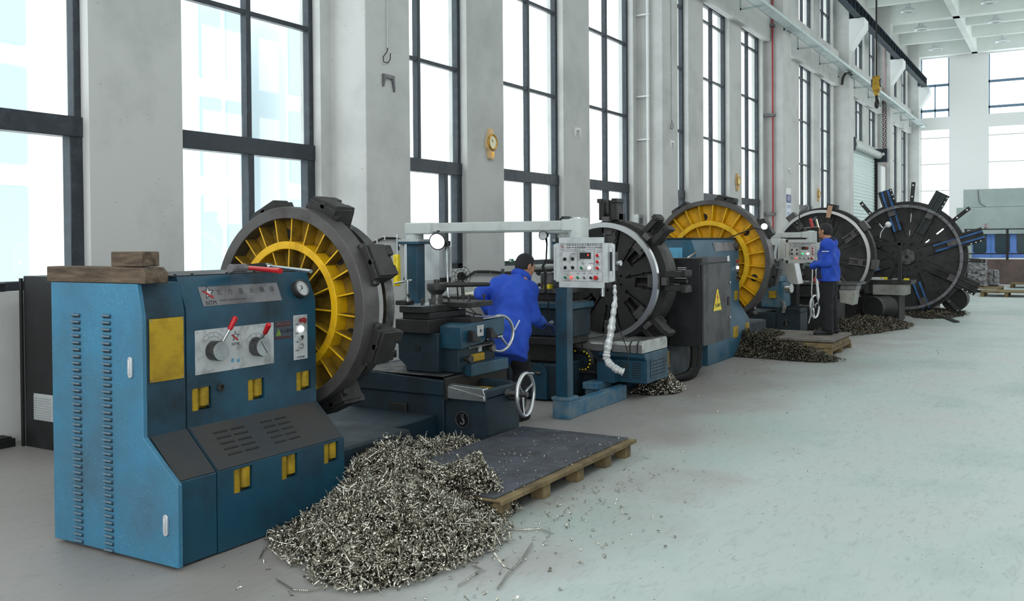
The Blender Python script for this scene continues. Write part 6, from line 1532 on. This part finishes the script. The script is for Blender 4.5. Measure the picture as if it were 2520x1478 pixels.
def hand(nm, wrist, d, palm_n, mat, parent, curl=.5, thumb=1, sc=1.):
    """glove/hand: d = direction of the fingers, palm_n = direction the palm faces"""
    w = Vector(wrist); d = Vector(d).normalized(); n = (Vector(palm_n) - d*Vector(palm_n).dot(d)).normalized(); s_ = d.cross(n)*thumb
    sd = SDF(.010); w0 = w
    for k in (-1.5, -.5, .5, 1.5):
        sd.cap(w + s_*k*.012*sc, w + d*.085*sc + s_*k*.0215*sc, .016*sc, .0125*sc, .014)
    for k, (L_, q) in enumerate(((.070, 1.5), (.080, .5), (.074, -.5), (.058, -1.5))):
        b = w + d*.088*sc + s_*q*.0215*sc; c1 = curl*(.9 + .12*k)
        p1 = b + (d*math.cos(c1*.6) + n*math.sin(c1*.6))*L_*.45*sc + s_*q*.003; p2 = p1 + (d*math.cos(c1*1.5) + n*math.sin(c1*1.5))*L_*.32*sc; p3 = p2 + (d*math.cos(c1*2.3) + n*math.sin(c1*2.3))*L_*.25*sc
        sd.cap(b, p1, .0105*sc, .0098*sc, .006).cap(p1, p2, .0098*sc, .0092*sc, .006).cap(p2, p3, .0092*sc, .0082*sc, .006)
    t0 = w + d*.022*sc + s_*.024*sc; t1 = t0 + (d*.6 + s_*.75 + n*.25).normalized()*.042*sc; t2 = t1 + (d*.85 + s_*.25 + n*.45).normalized()*.036*sc
    sd.cap(t0, t1, .015*sc, .012*sc, .010).cap(t1, t2, .012*sc, .010*sc, .006)
    return sd.mesh(nm, mat, parent, .0042, smooth=1)
def folds(amp, fx, seed=0):
    def w(X):
        x, y, z = X[..., 0], X[..., 1], X[..., 2]
        return amp*(np.sin(z*fx + 5*np.sin(x*9+seed) + 4*np.sin(y*8)) * np.sin(x*17 + y*13 + z*6 + seed) + .5*np.sin(x*31 + z*23 + seed)*np.sin(y*29 - z*11))
    return w
def shoe(nm, ankle, d, parent, z0):
    a = Vector(ankle); d = Vector((d[0], d[1], 0)).normalized(); g = Vector((a.x, a.y, z0)); sd = SDF(.02)
    sd.cap(g - d*.05 + Vector((0,0,.045)), g + d*.14 + Vector((0,0,.036)), .044, .036).cap(g + d*.12 + Vector((0,0,.03)), g + d*.185 + Vector((0,0,.027)), .042, .030).cap(g + Vector((0,0,.06)), a + Vector((0,0,.02)), .05, .045)
    o = sd.mesh(nm, M['shoe'], parent, .008, clip=lambda X: z0 + .001 - X[..., 2])
    l = Vector((-d.y, d.x, 0)); pts = []
    for t in np.linspace(0, 2*math.pi, 20, endpoint=False):
        pts.append(g + d*(.065 + .135*math.cos(t)) + l*(.046*math.sin(t)))
    b = MB(); b.add([tuple(p) for p in pts] + [(p.x, p.y, z0 + .018) for p in pts], [list(range(20))[::-1], list(range(20, 40))] + [(i, (i+1) % 20, 20+(i+1) % 20, 20+i) for i in range(20)])
    b.build('sole', M['rubber'], o)
    return o
def person(label, J, f, hf, hup, z0, gloves, shoe_dir, jz, cuffs=True, seed=0, group=None, bulk=.0, collar='navy'):
    """J: joints in world coordinates"""
    V_ = {k: Vector(v) for k, v in J.items()}
    r = thing('person', label, 'person', ((V_['la'].x+V_['ra'].x)/2, (V_['la'].y+V_['ra'].y)/2, z0), group)
    sd = SDF(.03); g, R = head(sd, V_['head'], hf, hup)
    sd.cap(V_['head'] + (V_['neck']-V_['head'])*.3, V_['neck'], .052, .058, .03)
    sh, hp = (V_['ls'], V_['rs']), (V_['lh'], V_['rh'])
    sd.cap(V_['neck'], V_['chest'], .08, .11).cap(V_['chest'], V_['pelvis'], .11, .11)
    for s_, h_, e_, w_, k_, a_ in (('ls', 'lh', 'le', 'lw', 'lk', 'la'), ('rs', 'rh', 're', 'rw', 'rk', 'ra')):
        sd.cap(V_['neck'] + (V_[s_]-V_['neck'])*.2, V_[s_], .05, .055).cap(V_[s_], V_[h_], .055, .075)
        sd.cap(V_[s_], V_[e_], .042, .034).cap(V_[e_], V_[w_], .034, .026)
        sd.cap(V_[h_], V_[k_], .082, .055).cap(V_[k_], V_[a_], .054, .035)
    body = sd.mesh('body', M['skin'], r, .0075)
    face_bits(g, R, body, 1.); hair(g, R, body, 1.)
    # jacket
    jk = SDF(.05); ch, pe = V_['chest'], V_['pelvis']
    nb = V_['neck'] + (ch - V_['neck'])*.30
    ext = (pe - ch).normalized()*.12
    jk.cap(nb, ch, .095, .135+bulk*.5).cap(ch, pe + ext, .135+bulk*.5, .13+bulk)
    hem = V_['hem'] if 'hem' in V_ else pe
    for s_, h_, e_, w_ in (('ls', 'lh', 'le', 'lw'), ('rs', 'rh', 're', 'rw')):
        jk.cap(nb, V_[s_], .07, .078).cap(V_[s_] + (nb - V_[s_])*.12, V_[h_] + ext, .088+bulk*.5, .105+bulk)
        jk.cap(V_[s_], V_[e_], .070, .058, .03).cap(V_[e_], V_[e_].lerp(V_[w_], .93), .060, .045, .025)
    d = (pe - ch).normalized(); cutp = hem
    axis = np.array(d); c0 = np.array(cutp)
    legs = [np.array(V_[k]) for k in ('lw', 'rw')]
    def clip(X):
        z = (X - c0) @ axis
        keep = np.full(z.shape, 9., np.float32)
        for a_, b_ in (('le', 'lw'), ('re', 'rw'), ('ls', 'le'), ('rs', 're')):
            A = np.array(V_[a_]); B = np.array(V_[b_]); ba = B - A; pa = X - A; t = np.clip((pa @ ba)/(ba @ ba), 0, .97); keep = np.minimum(keep, np.linalg.norm(pa - t[..., None]*ba, axis=-1) - .085) if a_ in ('le', 're') else keep
        return np.minimum(z, keep) if True else z
    jo = jk.mesh('jacket', M['jacket'], r, .0105, warp=folds(.010, 27, seed), clip=clip, shift=.006)
    cl = SDF(.02)
    nk = V_['neck']; hd = V_['head']; up_ = (hd - nk).normalized(); u, v, _ = basis(up_)
    for k in range(14):
        a0, a1 = 2*math.pi*k/14, 2*math.pi*(k+1)/14
        cl.cap(nk + up_*.018 + (u*math.cos(a0) + v*math.sin(a0))*.072, nk + up_*.018 + (u*math.cos(a1) + v*math.sin(a1))*.072, .030, .030, .02)
    cl.mesh('collar', M[collar], jo, .007)
    for w_, e_ in (('lw', 'le'), ('rw', 're')):
        a_ = V_[e_].lerp(V_[w_], .80); b_ = V_[e_].lerp(V_[w_], .95)
        MB().tube([a_, b_, b_ + (b_-a_)*.02], [.050, .052, .046], 20).build('cuff', M['navy'], jo)
    # trousers
    tr = SDF(.035); tr.cap(V_['lh'], V_['rh'], .105, .105).cap(pe, pe + Vector((0,0,.06)), .105, .10)
    for h_, k_, a_ in (('lh', 'lk', 'la'), ('rh', 'rk', 'ra')):
        tr.cap(V_[h_], V_[k_], .104+bulk*.5, .078+bulk, .03).cap(V_[k_], V_[a_] + Vector((0,0,.01)), .076+bulk, .068+bulk*.8, .03)
    tr.mesh('trousers', M['trousers'], r, .011, warp=folds(.006, 30, seed+2), clip=lambda X: (z0 + .055) - X[..., 2])
    shoe('shoe', V_['la'], shoe_dir[0], r, z0); shoe('shoe', V_['ra'], shoe_dir[1], r, z0)
    return r, jo
# worker 1: bending forward over the second lathe's carriage
X = 7.72
def J1(px, py, x): return P(px, py, 'x', x)
hipc = J1(1243, 838, 7.62)
J = dict(head=J1(1293, 656, 8.02), neck=J1(1281, 682, 7.95), chest=J1(1257, 737, 7.80), pelvis=J1(1245, 838, 7.62), hem=J1(1240, 885, 7.58),
         ls=J1(1228, 702, 7.88), rs=J1(1300, 718, 7.82), le=J1(1182, 722, 7.70), lw=J1(1204, 770, 7.86), re=J1(1312, 780, 7.80), rw=J1(1335, 797, 8.08),
         lh=J1(1226, 848, 7.66), rh=J1(1268, 850, 7.62), lk=J1(1228, 930, 7.75), rk=J1(1285, 905, 7.80), la=J1(1226, 1008, 7.62), ra=J1(1270, 1008, 7.62))
J['la'].z = .09; J['ra'].z = .09
p1, jk1 = person('person in a blue work jacket bending forward between the carriages, gloved hand reaching out', J, (1,0,0), (.84, -.42, -.36), (.34, -.1, .94), 0, None, ((1, .1), (1, -.1)), None, seed=1, bulk=.012, collar='jacket')
gl = hand('glove', J['rw'] + Vector((-.02,0,0)), (.75, -.62, -.12), (0, 0, -1), M['glove_blue'], p1, .75, 1, 1.08)
hand('left_hand', J['lw'], (.5, -.6, -.5), (0, -1, 0), M['skin'], p1, .6, -1, .95)
hkb = J['rw'] + Vector((.11, -.10, -.02))
tool = thing('chip_hook', 'short bright hooked rod held in the bending worker\'s gloved hand', 'tool', tuple(hkb))
MB().tube([hkb + Vector((-.06, .03, -.01)), P(1349, 795, 'x', 8.2), P(1357, 789, 'x', 8.2), P(1362, 791, 'x', 8.2), P(1361, 795, 'x', 8.2), P(1354, 794, 'x', 8.2)], [.006, .007, .007, .006, .005, .004], 8).build('rod', M['chrome'], tool)
# reflective strip on the back seam
MB().tube([J1(1266, 812, 7.49), J1(1279, 787, 7.52)], .007, 6).build('reflective_strip', M['white'], jk1)
# worker 2: standing on the pallet, seen from his left side
z0 = .25; Yb = 3.30
def J2(px, py, y): return P(px, py, 'y', y)
def W2(fw, lf, z): # local: forward, left, height above the pallet
    f = Vector((-.05, 1, 0)).normalized(); l = Vector((-1, -.05, 0)).normalized()
    return Vector((14.80, 3.17, z0)) + f*fw + l*lf + Vector((0, 0, z*.968))
J = dict(head=W2(.055, .0, 1.625), neck=W2(.0, 0, 1.46), chest=W2(.0, 0, 1.26), pelvis=W2(.0, 0, .96), hem=W2(0, 0, .845),
         ls=W2(-.01, .19, 1.41), rs=W2(.0, -.19, 1.41), le=W2(-.03, .25, 1.13), lw=W2(.22, .13, 1.08), re=W2(.0, -.24, 1.12), rw=W2(.23, -.06, 1.10),
         lh=W2(.0, .09, .90), rh=W2(.0, -.09, .90), lk=W2(.02, .10, .50), rk=W2(.0, -.12, .50), la=W2(.0, .12, .085), ra=W2(-.04, -.16, .085))
p2, jk2 = person('person in a blue work jacket standing on the timber pallet, gloved hands forward', J, (0,1,0), (.28, .96, .0), (0, 0, 1), z0, None, ((-.45, .9), (-.1, 1)), None, seed=5, bulk=.022)
hand('glove', J['lw'] , W2(1, -.5, .15) - W2(0, 0, 0), (0, 0, -1), M['glove_green'], p2, .7, -1, 1.15)
hand('glove', J['rw'], W2(1, .3, .2) - W2(0, 0, 0), (0, 0, -1), M['glove_green'], p2, .9, 1, 1.15)
for a, b, rr_ in (((.05, .285, 1.31), (-.05, .285, 1.31), .007),):
    MB().tube([W2(*a), W2(*b)], rr_, 6).build('reflective_strip', M['white'], jk2)
MB().obox(W2(.075, .205, .96), (.14, .02, .15), Matrix.Rotation(math.radians(-70+180), 3, 'Z')).build('jacket_pocket', M['navy'], jk2, bev=.008)
MB().tube([W2(.13, .185, 1.02), W2(.10, .21, .93)], .004, 5).build('zip_line', M['white'], jk2)
# cables hanging from the far pendant beside him
pf = [P(2000, 636, 'x', 16.05), P(1999, 690, 'x', 15.9), P(1997, 720, 'x', 15.9), P(2002, 745, 'x', 15.9), P(1995, 775, 'x', 15.95), P(1990, 795, 'x', 15.95)]
tag(MB().tube(pf, .010, 6).build('grey_cable', M['alu']), 'thin grey cable hanging from the far pendant in front of the standing worker', 'cable')
pf = [P(2008, 636, 'x', 16.05), P(2011, 700, 'x', 15.9), P(2014, 735, 'x', 15.9), P(2016, 748, 'x', 15.9), P(2018, 735, 'x', 15.9)]
tag(MB().tube(pf, [.014, .022, .025, .02, .012], 8).build('wrapped_hose', M['alu']), 'pale wrapped hose hanging from the far pendant beside the standing worker', 'hose')
